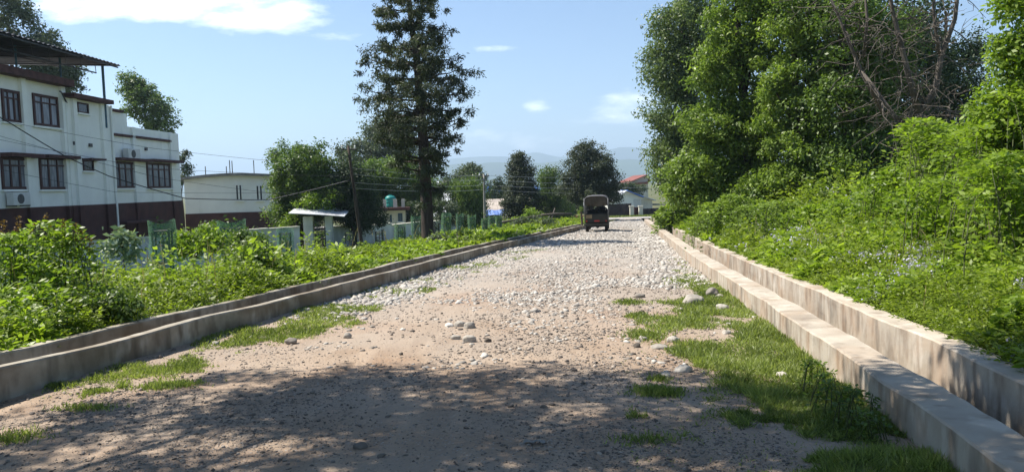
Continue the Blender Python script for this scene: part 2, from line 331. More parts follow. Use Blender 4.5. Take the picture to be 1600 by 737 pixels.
def blob_clumps(blobs, dens, r):
    """clump centres through the volume of bumpy ellipsoids, denser to the shell"""
    C = []
    for (c, rad, n) in blobs:
        c = np.array(c); rad = np.array(rad); d = rsph(n); ph = rng.random(6)*6
        bump = 1+.20*np.sin(d[:, 0]*5+ph[0])*np.sin(d[:, 2]*5+ph[1])+.16*np.sin(d[:, 1]*7+ph[2]+d[:, 2]*9)+.06*rng.normal(size=n)
        f = rng.uniform(.38, 1, n)**.6; C.append(c+d*rad*(bump*f)[:, None])
    return np.concatenate(C)
m_bark = mat('dark_bark', (.055, .042, .034), .95, .35, 3, .7, 14, stretch=(4, 4, .8))
m_bark_grey = mat('grey_bark', (.105, .09, .075), .95, .3, 3, .6, 14, stretch=(4, 4, .8))
LM = {
 'weed': leafmat('weed_leaf', (.045, .085, .012), (.26, .33, .04), .45),
 'weed2': leafmat('lush_weed_leaf', (.06, .12, .015), (.30, .39, .05), .45),
 'bright': leafmat('fresh_green_leaf', (.065, .125, .014), (.26, .35, .045), .45),
 'mid': leafmat('mid_green_leaf', (.045, .085, .016), (.15, .22, .045), .35),
 'row': leafmat('row_tree_leaf', (.055, .10, .018), (.25, .34, .06), .38),
 'dark': leafmat('dark_green_leaf', (.018, .036, .014), (.06, .095, .032), .2, .62),
 'silky': leafmat('silver_green_leaf', (.02, .03, .016), (.085, .105, .05), .2, .62),
 'grey': leafmat('grey_green_leaf', (.035, .055, .03), (.13, .165, .09), .25, .62),
 'pale': leafmat('pale_waxy_leaf', (.13, .19, .11), (.30, .37, .26), .2),
 'willow': leafmat('willow_leaf', (.05, .09, .02), (.17, .24, .07), .35),
 'grass': leafmat('grass_blade', (.08, .115, .025), (.29, .34, .11), .4),
 'rowdark': leafmat('grey_row_leaf', (.04, .07, .025), (.19, .25, .08), .3),
 'dry': leafmat('bronze_tip', (.12, .06, .02), (.28, .17, .05), .3),
}
def limb(a, b, n=5, wob=.12):
    a, b = np.array(a, float), np.array(b, float); L = np.linalg.norm(b-a); pts = []
    for i in range(n+1):
        t = i/n; p = a*(1-t)+b*t; p = p+rng.normal(size=3)*wob*L*.25*math.sin(math.pi*t)+np.array([0, 0, .08*L*math.sin(math.pi*t)]); pts.append(p)
    return pts
def tree(name, label, x, y, blobs, L, per, m, cr=.6, top=None, tr=.2, up=.5, bark=None, droop=0., nlimb=14, lean=(0, 0), group=None, cat='tree', z0=None, dens=1, flat=.75, asp=.5, trunk_name='trunk'):
    """blobs in world coordinates: ((cx,cy,cz),(rx,ry,rz),n)"""
    z0 = lz(x, y)-.1 if z0 is None else z0
    root = empty(name, (x, y, z0), label=label, cat=cat, group=group); o = np.array([x, y, z0])
    bl = [(np.array(c)-o, r, n) for c, r, n in blobs]
    C = blob_clumps(bl, dens, cr); R = cr*rng.uniform(.6, 1.3, len(C))
    leafobj('crown', [crown_parts(C, R, per, L, L*asp, up, flat, droop)], m, root)
    zt = top-z0 if top else max(c[2] for c, _, _ in bl)
    tp = [np.array([lean[0]*t+.05*zt*math.sin(t*5)*.3, lean[1]*t, zt*t]) for t in np.linspace(0, 1, 9)]
    mb = MB(); mb.tube(tp, [tr*(1.35 if i == 0 else 1)*(1-.8*i/8) for i in range(9)], 8)
    idx = rng.choice(len(C), min(nlimb, len(C)), replace=False)
    for i in idx:
        c = C[i]; t = min(max((c[2]/max(zt, .1))-.25, .12), .9); s = np.array([np.interp(t*8, range(9), [p[j] for p in tp]) for j in range(3)])
        pts = limb(s, c); r0 = tr*(1-.8*t)*.5; mb.tube(pts, [r0*(1-.85*k/5) for k in range(6)], 5)
    mb.build(trunk_name, bark or m_bark, root, smooth=True)
    return root
# ------------------------------------------------------------------ facades: a wall plane, its features set out along it
class Facade:
    def __init__(s, p0, d):
        s.p = np.array([p0[0], p0[1]], float); d = np.array(d, float); s.d = d/np.linalg.norm(d); s.n = np.array([s.d[1], -s.d[0]])   # n: towards the viewer
    def hit(s, u, v):
        r = ray(u, v); A = np.array([[r[0], -s.d[0]], [r[1], -s.d[1]]]); t, q = np.linalg.solve(A, s.p); return q, EYE+r[2]*t
    def M(s, root):        # local (s along, out, z) -> root space
        o = root.location; return Matrix(((s.d[0], s.n[0], 0, s.p[0]-o.x), (s.d[1], s.n[1], 0, s.p[1]-o.y), (0, 0, 1, -o.z), (0, 0, 0, 1)))
    def rect(s, u0, u1, v0, v1):
        um, vm = (u0+u1)/2, (v0+v1)/2; return s.hit(u0, vm)[0], s.hit(u1, vm)[0], s.hit(um, v1)[1], s.hit(um, v0)[1]
    def box(s, mb, root, a, b, z0, z1, o0, o1): return mb.box(a, b, o0, o1, z0, z1, s.M(root))
m_white = mat('white_lime_wash', (.86, .87, .82), .9, .04, 1.2, .15, 30, rust=((.40, .40, .38), (1.3, 1.3, .25), (.62, .8, .4)))
m_cream = mat('cream_wash', (.62, .60, .50), .9, .08, 1.2, .15, 30, rust=((.34, .33, .28), (1.3, 1.3, .4), (.58, .76, .45)))
m_plinth = mat('red_oxide_paint', (.085, .038, .033), .85, .2, 1.5, .15, 30, rust=((.06, .04, .04), (1, 1, .4), (.5, .75, .6)))
m_brown = mat('brown_painted_wood', (.06, .024, .02), .6, .2, 8, .1)
m_slabred = mat('maroon_slab_edge', (.085, .04, .036), .85, .25, 3, .2)
m_curtain = mat('curtain_behind_glass', (.16, .17, .20), .25, .35, 3, 0, spec=.6, stretch=(3, 3, .4))
m_darkglass = mat('dark_pane', (.035, .04, .05), .15, .2, 2, 0, spec=.6)
m_tin_dark = mat('dark_corrugated_sheet', (.06, .06, .07), .6, .25, 3, .1, metal=.2)
m_tin = mat('zinc_sheet', (.55, .57, .60), .55, .15, 2, .1, metal=.1, rust=((.28, .25, .23), (1, .3, 1), (.55, .75, .6)))
m_bluepaint = mat('blue_painted_steel', (.04, .10, .14), .5, .2)
m_steel = mat('dark_steel', (.05, .05, .055), .5, .2)
m_black = mat('black_rubber', (.02, .02, .021), .85, .2)
m_ac = mat('white_enamel', (.62, .62, .60), .5, .06)
m_fan = mat('fan_grille', (.09, .09, .09), .6, .2)
m_blue = mat('blue_sheet', (.05, .14, .45), .5, .12, 4, .1)
m_bluelt = mat('blue_tarpaulin', (.17, .28, .62), .6, .12, 4, .2)
m_redroof = mat('red_roof_sheet', (.20, .07, .055), .7, .2, 2, .1)
m_slab = mat('weathered_slab', (.24, .23, .21), .95, .25, 2, .3)
m_wood = mat('weathered_wood', (.13, .10, .075), .95, .3, 3, .5, 14, stretch=(4, 4, .6))
m_wire = mat('cable', (.03, .03, .035), .6, .1); m_wire_l = mat('aluminium_wire', (.32, .34, .36), .5, .1)

def window(fc, root, u0, u1, v0, v1, n=3, hood=None, small=False, transom=True, frame=m_brown, pane=m_curtain):
    a, b, z0, z1 = fc.rect(u0, u1, v0, v1); w = empty('window', (0, 0, 0)); w.parent = root
    fw = .13 if b-a > 1.2 else .07; mb = MB(); o0, o1 = .004, .07
    for (p, q, c, d) in [(a, b, z0, z0+fw), (a, b, z1-fw, z1), (a, a+fw, z0+fw, z1-fw), (b-fw, b, z0+fw, z1-fw)]: fc.box(mb, root, p, q, c, d, o0, o1)
    zt = z1-fw
    if transom: zt = z0+(z1-z0)*.72; fc.box(mb, root, a+fw, b-fw, zt, zt+.07, o0, o1-.004)
    for k in range(1, n):
        x = a+(b-a)*k/n; fc.box(mb, root, x-.06, x+.06, z0+fw, zt, o0, o1-.008)
        if transom: fc.box(mb, root, x-.03, x+.03, zt+.07, z1-fw, o0, o1-.01)
    f = mb.build('frame', frame, w); g = MB(); fc.box(g, root, a+.01, b-.01, z0+.01, z1-.01, .001, .025); g.build('panes', pane, w)
    s = MB(); fc.box(s, root, a-.08, b+.08, z0-.09, z0-.002, .002, .14); s.build('sill', m_white, w)
    if hood:
        h = MB(); h0, h1, hz, hz1 = fc.rect(*hood); fc.box(h, root, h0, h1, hz, max(hz1, hz+.1), .002, .55); h.build('hood', m_slabred, root)
    return w
def ac_unit(fc, u0, u1, v0, v1, label):
    a, b, z0, z1 = fc.rect(u0, u1, v0, v1); c = fc.p+fc.d*(a+b)/2
    root = empty('air_conditioner', (c[0], c[1], z0), label=label, cat='air conditioner', group='outdoor air conditioner units on the white building')
    mb = MB(); fc.box(mb, root, a, b, z0, z1, .12, .45); mb.build('casing', m_ac, root, bevel=.02)
    m_ = fc.M(root); cc = m_ @ Vector((a+(b-a)*.42, .452, (z0+z1)/2)); R = min(b-a, z1-z0)*.38; g = MB()
    vs = []; n = 20
    for k in range(n): t = 2*math.pi*k/n; vs.append(m_ @ Vector((a+(b-a)*.42+R*math.cos(t), .47, (z0+z1)/2+R*math.sin(t))))
    vs2 = [m_ @ Vector((a+(b-a)*.42+R*math.cos(2*math.pi*k/n), .44, (z0+z1)/2+R*math.sin(2*math.pi*k/n))) for k in range(n)]
    g.add(vs+vs2, [tuple(range(n))]+[(k, (k+1) % n, n+(k+1) % n, n+k) for k in range(n)]); g.build('fan_grille', m_fan, root)
    br = MB()
    for s_ in (a+.1, b-.14): br = MB(); fc.box(br, root, s_, s_+.04, z0-.05, z0-.001, .0, .5); br.build('bracket', m_steel, root)
# main white building: one long wall running away from the camera
FA = Facade((-23.2, 20), (.03, 1))
A0 = empty('institute_building', (-23.2, 36, -2.5), label='white three storey building with maroon plinth, hooded brown windows and dark sheet roof', cat='building')
sL = FA.hit(-150, 200)[0]; s95 = FA.hit(98, 200)[0]; s165 = FA.hit(168, 200)[0]; s290 = FA.hit(289, 260)[0]
zb = -2.6; zp = FA.hit(180, 318)[1]; z_eave = Facade(FA.p+FA.n*.6, FA.d).hit(60, 124)[1]-.002; z_tow = Facade(FA.p+FA.n*.75, FA.d).hit(140, 156)[1]-.002; z_wing = FA.hit(225, 200)[1]
DEEP = -11
mw = MB(); FA.box(mw, A0, sL, s95, zp, z_eave, DEEP, 0); FA.box(mw, A0, s95+.003, s165, zp, z_tow, DEEP, .25)
FA.box(mw, A0, s165+.003, s290, zp, z_wing, DEEP, -.35)
mw.build('wall', m_white, A0)
mp_ = MB(); FA.box(mp_, A0, sL, s95, zb, zp-.002, DEEP+.03, .04); FA.box(mp_, A0, s95+.003, s165, zb, zp-.002, DEEP+.03, .29); FA.box(mp_, A0, s165+.003, s290, zb, zp-.002, DEEP+.03, -.31)
mp_.build('plinth', m_plinth, A0)
F6 = Facade(FA.p+FA.n*.6, FA.d); F8 = Facade(FA.p+FA.n*.75, FA.d)
ze_ = F6.hit(60, 124)[1]; ms = MB(); FA.box(ms, A0, sL, F6.hit(116, 125)[0], ze_, ze_+.34, DEEP-.4, .6); ms.build('roof_slab', m_slabred, A0)
zt_ = F8.hit(140, 156)[1]; ms = MB(); FA.box(ms, A0, s95-.1, F8.hit(178, 158)[0], zt_, zt_+.22, DEEP, .75); ms.build('tower_slab', m_slabred, A0)
ms = MB(); zz = FA.hit(220, 214)[1]; FA.box(ms, A0, s165+.05, FA.hit(273, 220)[0], zz-.07, zz+.07, -.345, -.2); ms.build('string_course', m_slabred, A0)
ms = MB(); zz = z_wing; FA.box(ms, A0, s165+.05, FA.hit(208, 196)[0], zz, zz+.75, -3, -.36); ms.build('roof_parapet', m_white, A0)
ms = MB(); FA.box(ms, A0, s165+.02, FA.hit(200, 196)[0], zz+.752, zz+.9, -3.2, -.2); ms.build('parapet_coping', m_slabred, A0)
# pilasters
for (u, v, z1, o) in [(36, 200, z_eave, .18), (97, 200, z_eave, .2), (218, 260, z_wing, -.2), (275, 260, z_wing, -.2), (-40, 200, z_eave, .18), (152, 200, z_tow, .4), (108, 200, z_tow, .4)]:
    s_ = FA.hit(u, v)[0]; q = MB(); FA.box(q, A0, s_-.16, s_+.16, zp+.002, z1-.003, o-.22, o); q.build('pilaster', m_white, A0); q = MB(); FA.box(q, A0, s_-.17, s_+.17, zb, zp, o-.22, o+.01); q.build('pilaster_base', m_plinth, A0)
for (r, hd) in [((2, 30, 141, 191), None), ((51, 90, 149, 198), None), ((-60, -25, 135, 185), None)]: window(FA, A0, *r, n=3)
for (r, hd) in [((1, 43, 246, 296), (0, 53, 240, 246)), ((61, 102, 246, 296), (59, 110, 243, 248)), ((-70, -25, 246, 296), (-72, -20, 240, 246))]: window(FA, A0, *r, n=3, hood=hd)
FT = Facade(FA.p+FA.n*.25, FA.d); FW = Facade(FA.p-FA.n*.35, FA.d)
window(FT, A0, 120, 137, 161, 177, n=1, transom=False, pane=m_darkglass)
window(FT, A0, 129, 145, 250, 267, n=1, transom=False, pane=m_darkglass, hood=(128, 151, 248, 251))
window(FW, A0, 176, 214, 253, 294, n=4, hood=(174, 228, 248, 252)); window(FW, A0, 229, 265, 255, 294, n=4, hood=(227, 275, 250, 254))
window(FW, A0, 196, 232, 347, 372, n=2, transom=False, pane=m_darkglass, frame=m_plinth, hood=(184, 240, 344, 348))
# metal sheet roof on posts over the terrace
def rp(u, v, o): 
    s_, z = FA.hit(u, v); return s_, z
FR = Facade(FA.p+FA.n*1.4, FA.d); sE = FR.hit(188, 103)[0]; zE = FR.hit(188, 103)[1]; sS = sL-6; zS = FA.hit(0, 60)[1]; sl_ = (zS-zE)/(sE-FA.hit(0, 60)[0]); zS0 = zE+sl_*(sE-sS)*.55
Mf = FA.M(A0); vs = []; K = 60
zfar = zE-.9
def corr(i): return .05*(1 if i % 2 else -1)
mr_ = MB()
nS = 110
for j, (o, dz) in enumerate([(1.4, 0), (-5, .3), (DEEP-1, -.1)]):
    for i in range(nS+1):
        s_ = sE+(sS-sE)*i/nS; z = zE + dz + .0*i + corr(i)*.6; vs.append(Mf @ Vector((s_, o, z)))
fs = [(j*(nS+1)+i, j*(nS+1)+i+1, (j+1)*(nS+1)+i+1, (j+1)*(nS+1)+i) for j in range(2) for i in range(nS)]
mr_.add(vs, fs); rr_ = mr_.build('sheet_roof', m_tin_dark, A0); so_ = rr_.modifiers.new('s', 'SOLIDIFY'); so_.thickness = .03
pm = MB()
for i in range(0, 13):
    s_ = sE-1.0-(i*2.6); pm.tube([Mf @ Vector((s_, 1.5, zE-.12)), Mf @ Vector((s_, -5, zE+.2)), Mf @ Vector((s_, DEEP, zE-.18))], .04, 6)
for o, dz in ((1.3, -.1), (-2, .06), (DEEP+.5, -.2)): pm.tube([Mf @ Vector((sE-.1, o, zE+dz)), Mf @ Vector((sS, o, zE+dz))], .045, 6)
pm.tube([Mf @ Vector((sE-1.0, .6, zE-.5)), Mf @ Vector((sS, .6, zE-.5))], .04, 6)
for i in range(26):
    s_ = sE-1.0-i*1.3; pm.tube([Mf @ Vector((s_, .6, zE-.5)), Mf @ Vector((s_-.6, .9, zE-.05))], .02, 4)
pm.build('roof_truss', m_steel, A0)
for (u, v0, o) in [(160, 150, .6)]:
    FQ = Facade(FA.p+FA.n*.4, FA.d); s_ = FQ.hit(163, 150)[0]; q = MB(); q.tube([Mf @ Vector((s_, .4, FQ.hit(167, 200)[1])), Mf @ Vector((s_, .4, zE+.15))], .07, 8); q.build('roof_post', m_bluepaint, A0)
for i in range(1, 7):
    s_ = FA.hit(163, 150)[0]-i*3.4; q = MB(); q.tube([Mf @ Vector((s_, -.3, z_tow)), Mf @ Vector((s_, -.3, zE+.1))], .05, 6); q.build('roof_post', m_bluepaint, A0)
# rainwater pipe, terrace rod
q = MB(); s_ = s165-.12; q.tube([Mf @ Vector((s_, .33, zb)), Mf @ Vector((s_, .33, z_tow-.01))], .06, 8); q.build('drain_pipe', m_white, A0)
q = MB(); q.tube([Mf @ Vector((FA.hit(62, 144)[0], 1.0, FA.hit(62, 144)[1])), Mf @ Vector((FA.hit(84, 145)[0], .4, FA.hit(84, 145)[1])), Mf @ Vector((FA.hit(97, 152)[0], .22, FA.hit(97, 152)[1]-.3))], .04, 6)
q.build('lamp_bracket', m_steel, A0)
ac_unit(FA, 6, 33, 301, 321, 'white air conditioner at the far left below the lower brown window')
ac_unit(FW, 189, 208, 233, 249, 'white air conditioner sitting on the hood of a wing window')
# small black wall vents
for (u, v) in [(116, 224), (140, 227), (227, 233)]:
    s_, z = (FT if u < 160 else FW).hit(u, v); q = MB(); (FT if u < 160 else FW).box(q, A0, s_-.12, s_+.12, z-.09, z+.09, .002, .1); q.build('wall_vent', m_fan, A0)

def simple_block(name, label, cat, fc, u0, u1, v_top, v_bot_or_z, deep, m, parts=None, group=None):
    a, b, z0, z1 = fc.rect(u0, u1, v_top, v_top+40); z0 = v_bot_or_z; z1 = fc.hit((u0+u1)/2, v_top)[1]
    c = fc.p+fc.d*(a+b)/2; root = empty(name, (c[0], c[1], z0), label=label, cat=cat, group=group)
    mb = MB(); fc.box(mb, root, a, b, z0, z1, -deep, 0); mb.build('wall', m, root); return root, a, b, z0, z1
# small white and red building facing the road
FB = Facade((-25, 58), (1, .04))
B0, a, b, z0, z1 = simple_block('annex_building', 'low white and maroon building with two slit windows and a bare slab roof', 'building', FB, 288, 422, 276, -2.6, 9, m_white)
zr = FB.hit(360, 332)[1]; q = MB(); FB.box(q, B0, a-.02, b+.02, z0, zr, -9.03, .05); q.build('plinth', m_plinth, B0)
nS = 14; mb = MB(); vs = []
for i in range(nS+1):
    s_ = a-.3+(b+1.0-a+.3)*i/nS; zz = z1-.12+.25*math.sin(math.pi*i/nS)
    vs += [Mm for Mm in [FB.M(B0) @ Vector((s_, .5, zz-.06)), FB.M(B0) @ Vector((s_, .5, zz+.12)), FB.M(B0) @ Vector((s_, -9.3, zz+.12)), FB.M(B0) @ Vector((s_, -9.3, zz-.06))]]
fs = [(i*4+j, i*4+(j+1) % 4, (i+1)*4+(j+1) % 4, (i+1)*4+j) for i in range(nS) for j in range(4)]+[(3, 2, 1, 0), tuple(nS*4+j for j in range(4))]
mb.add(vs, fs).build('roof', m_slab, B0)
mb = MB(); vs = []
for i in range(nS+1):
    s_ = a+(b-a)*i/nS; zz = z1-.12+.25*math.sin(math.pi*(s_-a+.3)/(b-a+1.3)); vs += [FB.M(B0) @ Vector((s_, -.02, z1-.3)), FB.M(B0) @ Vector((s_, -.02, zz-.062)), FB.M(B0) @ Vector((s_, -.3, zz-.062)), FB.M(B0) @ Vector((s_, -.3, z1-.3))]
mb.add(vs, fs).build('gable_infill', m_white, B0)
for r in [(368, 379, 288, 313), (400, 411, 289, 313)]: window(FB, B0, *r, n=2, transom=False, frame=m_white, pane=m_darkglass)
for (u, v) in [(345, 252), (349, 253), (384, 252), (306, 262), (340, 262)]:
    s_, z = FB.hit(u, v); q = MB(); q.tube([FB.M(B0) @ Vector((s_, -2, z1+.2)), FB.M(B0) @ Vector((s_, -2, z+.15))], .035, 5); q.build('rebar', m_steel, B0)
# boundary wall stepping along the compound
wp = [(-70, 392, 26), (0, 386, 30), (110, 379, 33), (228, 371, 36), (300, 365, 38), (420, 357, 42), (468, 354, 43.5)]
wp2 = [(518, 352, 46), (570, 353, 48), (612, 350, 51), (662, 347, 55), (720, 350, 60)]
m_bwall = mat('pale_blue_lime_wash', (.66, .68, .68), .9, .10, 1.5, .2, 30, rust=((.25, .27, .27), (2, 2, .5), (.5, .72, .6)))
def bwall(wp, label):
    p0 = at(*wp[0]); root = empty('boundary_wall', (p0[0], p0[1], -2.5), label=label, cat='wall'); w_ = MB(); c_ = MB()
    for k in range(len(wp)-1):
        A, B = at(*wp[k]), at(*wp[k+1]); d = (B-A)[:2]; L = np.linalg.norm(d); d = d/L; f = Facade(A[:2], d); zt = max(A[2], B[2]) if k % 2 else (A[2]+B[2])/2
        f.box(w_, root, 0.002, L, -2.6, zt-.08, -.22, 0); f.box(c_, root, -.02, L-.01, zt-.078, zt+.02, -.26, .05)
    w_.build('wall', m_bwall, root); c_.build('coping', m_cream, root)
bwall(wp, 'long pale blue compound wall below the white buildings, left of the gate shelter')
bwall(wp2, 'pale blue compound wall behind the tree guards, right of the gate shelter')
# gate shelter
Yg_ = 44.5; g0 = at(495, 372, Yg_); GS = empty('gate_shelter', (g0[0], g0[1], -2.4), label='white pillared gateway under a bright zinc sheet canopy', cat='gateway')
FG = Facade((g0[0], Yg_), (1, .05)); MG = FG.M(GS)
for (u0, u1) in [(474, 489), (508, 519)]:
    a, b, z0, z1 = FG.rect(u0, u1, 338, 380); q = MB(); FG.box(q, GS, a, b, -2.5, z1, -.4, 0); q.build('pillar', m_bwall, GS)
q = MB(); P = [(456, 333, .6), (500, 341, .9), (540, 337, .6), (541, 335, -2.6), (498, 327, -2.8), (452, 329, -2.6)]
a0, z0 = FG.hit(455, 332); a1, z1 = FG.hit(541, 337); am, zm = FG.hit(500, 335)
q.add([MG @ Vector(p) for p in [(a0, .7, z0), (am, .9, z0-.12), (a1, .7, z1), (a0, -2.4, z0+.42), (am, -2.6, z0+.5), (a1, -2.4, z1+.40)]], [(0, 1, 4, 3), (1, 2, 5, 4)])
ob = q.build('canopy', m_tin, GS); s2 = ob.modifiers.new('s', 'SOLIDIFY'); s2.thickness = .04
q = MB(); aL, _ = FG.hit(445, 340)
for s_ in (aL+.3, a0+.4): q.tube([MG @ Vector((s_, -1.5, -2.4)), MG @ Vector((s_, -1.5, z0+.2))], .06, 6)
q.build('post', m_wood, GS)
q = MB(); a, b, _, _ = FG.rect(490, 507, 340, 380)
for i in range(7): s_ = a+(b-a)*(i+.5)/7; FG.box(q, GS, s_-.02, s_+.02, -2.4, -.2, -.24, -.2)
for z in (-2.2, -1.3, -.35): FG.box(q, GS, a, b, z, z+.05, -.245, -.195)
q.build('gate_leaf', m_steel, GS)
# cream house with a water tank on the roof
FH = Facade((-11, 58), (1, .10))
H0, a, b, z0, z1 = simple_block('flat_roofed_house', 'small cream house with maroon roof edge behind the compound wall', 'house', FH, 577, 634, 329, -2.5, 6, m_cream)
q = MB(); FH.box(q, H0, a-.3, b+.35, z1, z1+.22, -6.3, .5); q.build('roof_slab', m_slabred, H0)
window(FH, H0, 608, 614, 334, 352, n=1, transom=False, pane=m_bluepaint, frame=m_cream); window(FH, H0, 622, 629, 333, 346, n=2, transom=False, pane=m_darkglass, frame=m_bluepaint)
for (u0, u1) in [(598, 603), (614, 620), (627, 632)]:
    p, r_, _, _ = FH.rect(u0, u1, 315, 325); q = MB(); FH.box(q, H0, p, r_, z1+.22, z1+.22+.62, -.6, -.3); q.build('roof_pillar', m_cream, H0)
p, _ = FH.hit(609, 318); pt = FH.p+FH.d*p-FH.n*1.2; m_teal = mat('teal_plastic', (.02, .22, .20), .45, .1)
T0 = empty('water_tank', (pt[0], pt[1], z1+.222), label='round teal plastic water tank on the cream house roof', cat='water tank')
MB().lathe([(.40, 0), (.42, .06), (.42, .25), (.40, .28), (.42, .31), (.42, .5), (.40, .53), (.42, .56), (.42, .72), (.3, .86), (.15, .9)], n=20).build('tank_body', m_teal, T0, smooth=True)
MB().lathe([(.15, .9), (.15, .96), (.02, .97)], n=16).build('lid', m_teal, T0)
# zinc roofed shed, brown sheet roof house, blue tarpaulin
def gable(name, label, u0, u1, v_eave, v_ridge, Y, deep, mwall, mroof, cat='house', slant=0.2, ridge_u=None, along=True, group=None):
    fc = Facade((at(u0, 330, Y)[0], Y), (1, .06)); a, b, _, ze = fc.rect(u0, u1, v_eave, v_eave+20); ze = fc.hit((u0+u1)/2, v_eave)[1]; zr_ = fc.hit((u0+u1)/2, v_ridge)[1]
    c = fc.p+fc.d*(a+b)/2; root = empty(name, (c[0], c[1], lz(c[0], c[1])-.1), label=label, cat=cat, group=group); z0 = root.location.z; MM = fc.M(root)
    q = MB(); fc.box(q, root, a+.15, b-.15, z0, ze-.03, -deep, 0); q.build('wall', mwall, root)
    q = MB()
    if along:      # ridge parallel to the front
        q.add([MM @ Vector(p) for p in [(a, .4, ze-.05), (b, .4, ze-.05), (b-slant, -deep/2, zr_), (a+slant, -deep/2, zr_), (a, -deep-.4, ze-.05), (b, -deep-.4, ze-.05)]], [(0, 1, 2, 3), (3, 2, 5, 4)])
        ob = q.build('roof', mroof, root); s2 = ob.modifiers.new('s', 'SOLIDIFY'); s2.thickness = .08
        g = MB()
        for s_ in (a+.16, b-.16): g.add([MM @ Vector(p) for p in [(s_, -.01, ze-.04), (s_, -deep+.01, ze-.04), (s_, -deep/2, zr_-.12)]], [(0, 1, 2)])
        g.build('gable_end', mwall, root)
    else:
        sr = fc.hit(ridge_u, v_ridge)[0]
        q.add([MM @ Vector(p) for p in [(a-.3, .5, ze-.1), (sr, .5, zr_), (b+.3, .5, ze-.1), (a-.3, -deep-.3, ze-.1), (sr, -deep-.3, zr_), (b+.3, -deep-.3, ze-.1)]], [(0, 1, 4, 3), (1, 2, 5, 4)])
        ob = q.build('roof', mroof, root); s2 = ob.modifiers.new('s', 'SOLIDIFY'); s2.thickness = .1
        g = MB(); g.add([MM @ Vector(p) for p in [(a+.15, -.003, ze-.03), (b-.15, -.003, ze-.03), (sr, -.003, zr_-.06), (a+.15, -.12, ze-.03), (b-.15, -.12, ze-.03), (sr, -.12, zr_-.06)]], [(0, 1, 2), (5, 4, 3), (0, 2, 5, 3), (2, 1, 4, 5)]); g.build('gable_end', mwall, root)
    return root, fc, a, b, ze, zr_
m_asb = mat('weathered_cement_sheet', (.50, .44, .38), .9, .2, 1, .3, 6, col2=(.30, .26, .23), rust=((.22, .19, .17), (6, .5, 1), (.45, .7, .6)))
r1 = gable('shed', 'pale zinc roofed shed behind the tall dark tree and the willow', 676, 724, 337, 302, 72, 9, m_white, m_tin, 'shed', 1.0)
q = MB(); fc = r1[1]; p, r_, zq, _ = fc.rect(702, 712, 312, 315)
q.box(p, r_, -2.4, -2.0, zq-.0, zq+.18, fc.M(r1[0])); q.build('roof_vent', m_steel, r1[0])
r2 = gable('house', 'low house with a mottled brown cement sheet roof behind the thin pole', 742, 787, 331, 312, 74, 7, m_slab, m_asb, 'house', -.5)
fc = r2[1]; q = MB(); p, r_, za, zb2 = fc.rect(738, 798, 328, 336)
nn = 14; vs = []
for i in range(nn+1):
    s_ = p+(r_-p)*i/nn; vs += [fc.M(r2[0]) @ Vector((s_, .45+.03*math.sin(i*2), zb2+.04*math.sin(i*1.3))), fc.M(r2[0]) @ Vector((s_, 1.0+.08*math.sin(i*1.7), za+.05*math.sin(i))), fc.M(r2[0]) @ Vector((s_, 1.0, -2.45))]
q.add(vs, [(i*3+j, (i+1)*3+j, (i+1)*3+j+1, i*3+j+1) for i in range(nn) for j in range(1)]); c = np.array(fc.p+fc.d*(p+r_)/2)
o_ = q.build('tarpaulin', m_bluelt); o_.location = r2[0].location; o_.modifiers.new('s', 'SOLIDIFY').thickness = .03; tag(o_, 'light blue tarpaulin stretched below the mottled brown roof', 'tarpaulin')
q = MB(); s_, z = fc.hit(747, 306); q.box(s_-.12, s_+.12, -3, -2.7, z-.7, z+.1, fc.M(r2[0])); q.box(s_-.25, s_+.25, -3.12, -2.6, z+.102, z+.2, fc.M(r2[0])); q.build('chimney', m_slab, r2[0])
gable('house', 'distant house showing only a strip of blue roof left of the conical tree', 758, 803, 300, 291, 118, 8, m_cream, m_blue, 'house', .6)
gable('house', 'distant house with blue roof between the conical tree and the light green tree', 828, 853, 298, 291, 122, 8, m_cream, m_blue, 'house', .6)
gable('house', 'distant pink house wall glimpsed behind the tall dark tree', 660, 706, 288, 283, 105, 8, mat('pink_wash', (.55, .38, .34), .9, .1), m_tin, 'house', .6)
r3 = gable('house', 'white house with a blue ridge on its low roof at the end of the road', 958, 1020, 312, 297, 92, 10, m_white, m_tin, 'house', ridge_u=978, along=False)
fc = r3[1]; sr = fc.hit(978, 297)[0]; zr_ = r3[5]; q = MB(); MM = fc.M(r3[0]); bx = r3[3]
t_ = .08; q.add([MM @ Vector(p) for p in [(sr+.1, .62, zr_+.03), (bx-1.2, .62, zr_-(zr_-r3[4])*.72+.02), (bx-1.2, -10, zr_-(zr_-r3[4])*.72+.02), (sr+.1, -10, zr_+.03)]], [(0, 1, 2, 3)]); ob = q.build('blue_sheet', m_blue, r3[0]); ob.modifiers.new('s', 'SOLIDIFY').thickness = .12
q = MB(); p, r_, z0, z1 = fc.rect(990, 1001, 311, 322); fc.box(q, r3[0], p, r_, z0-.1, z1, .002, .05); q.build('door_panel', m_ac, r3[0])
q = MB(); p, r_, z0, z1 = fc.rect(1002, 1019, 311, 323); fc.box(q, r3[0], p, r_, z0-1, z1, .002, .06); q.build('cream_panel', m_cream, r3[0])
r4 = gable('house', 'two storey house with a red roof above the white house', 985, 1014, 283, 273, 125, 9, m_cream, m_redroof, 'house', ridge_u=1010, along=False)
fc = r4[1]; q = MB(); p, r_, z0, z1 = fc.rect(980, 1010, 284, 288); fc.box(q, r4[0], p, r_, z1-.4, z1, .003, 1.2); q.build('balcony', m_redroof, r4[0])
r5 = gable('hut', 'dark gabled hut below the big round tree', 846, 892, 334, 320, 80, 5, mat('mud_wall', (.12, .10, .085), .95, .2), m_slab, 'hut', ridge_u=866, along=False)
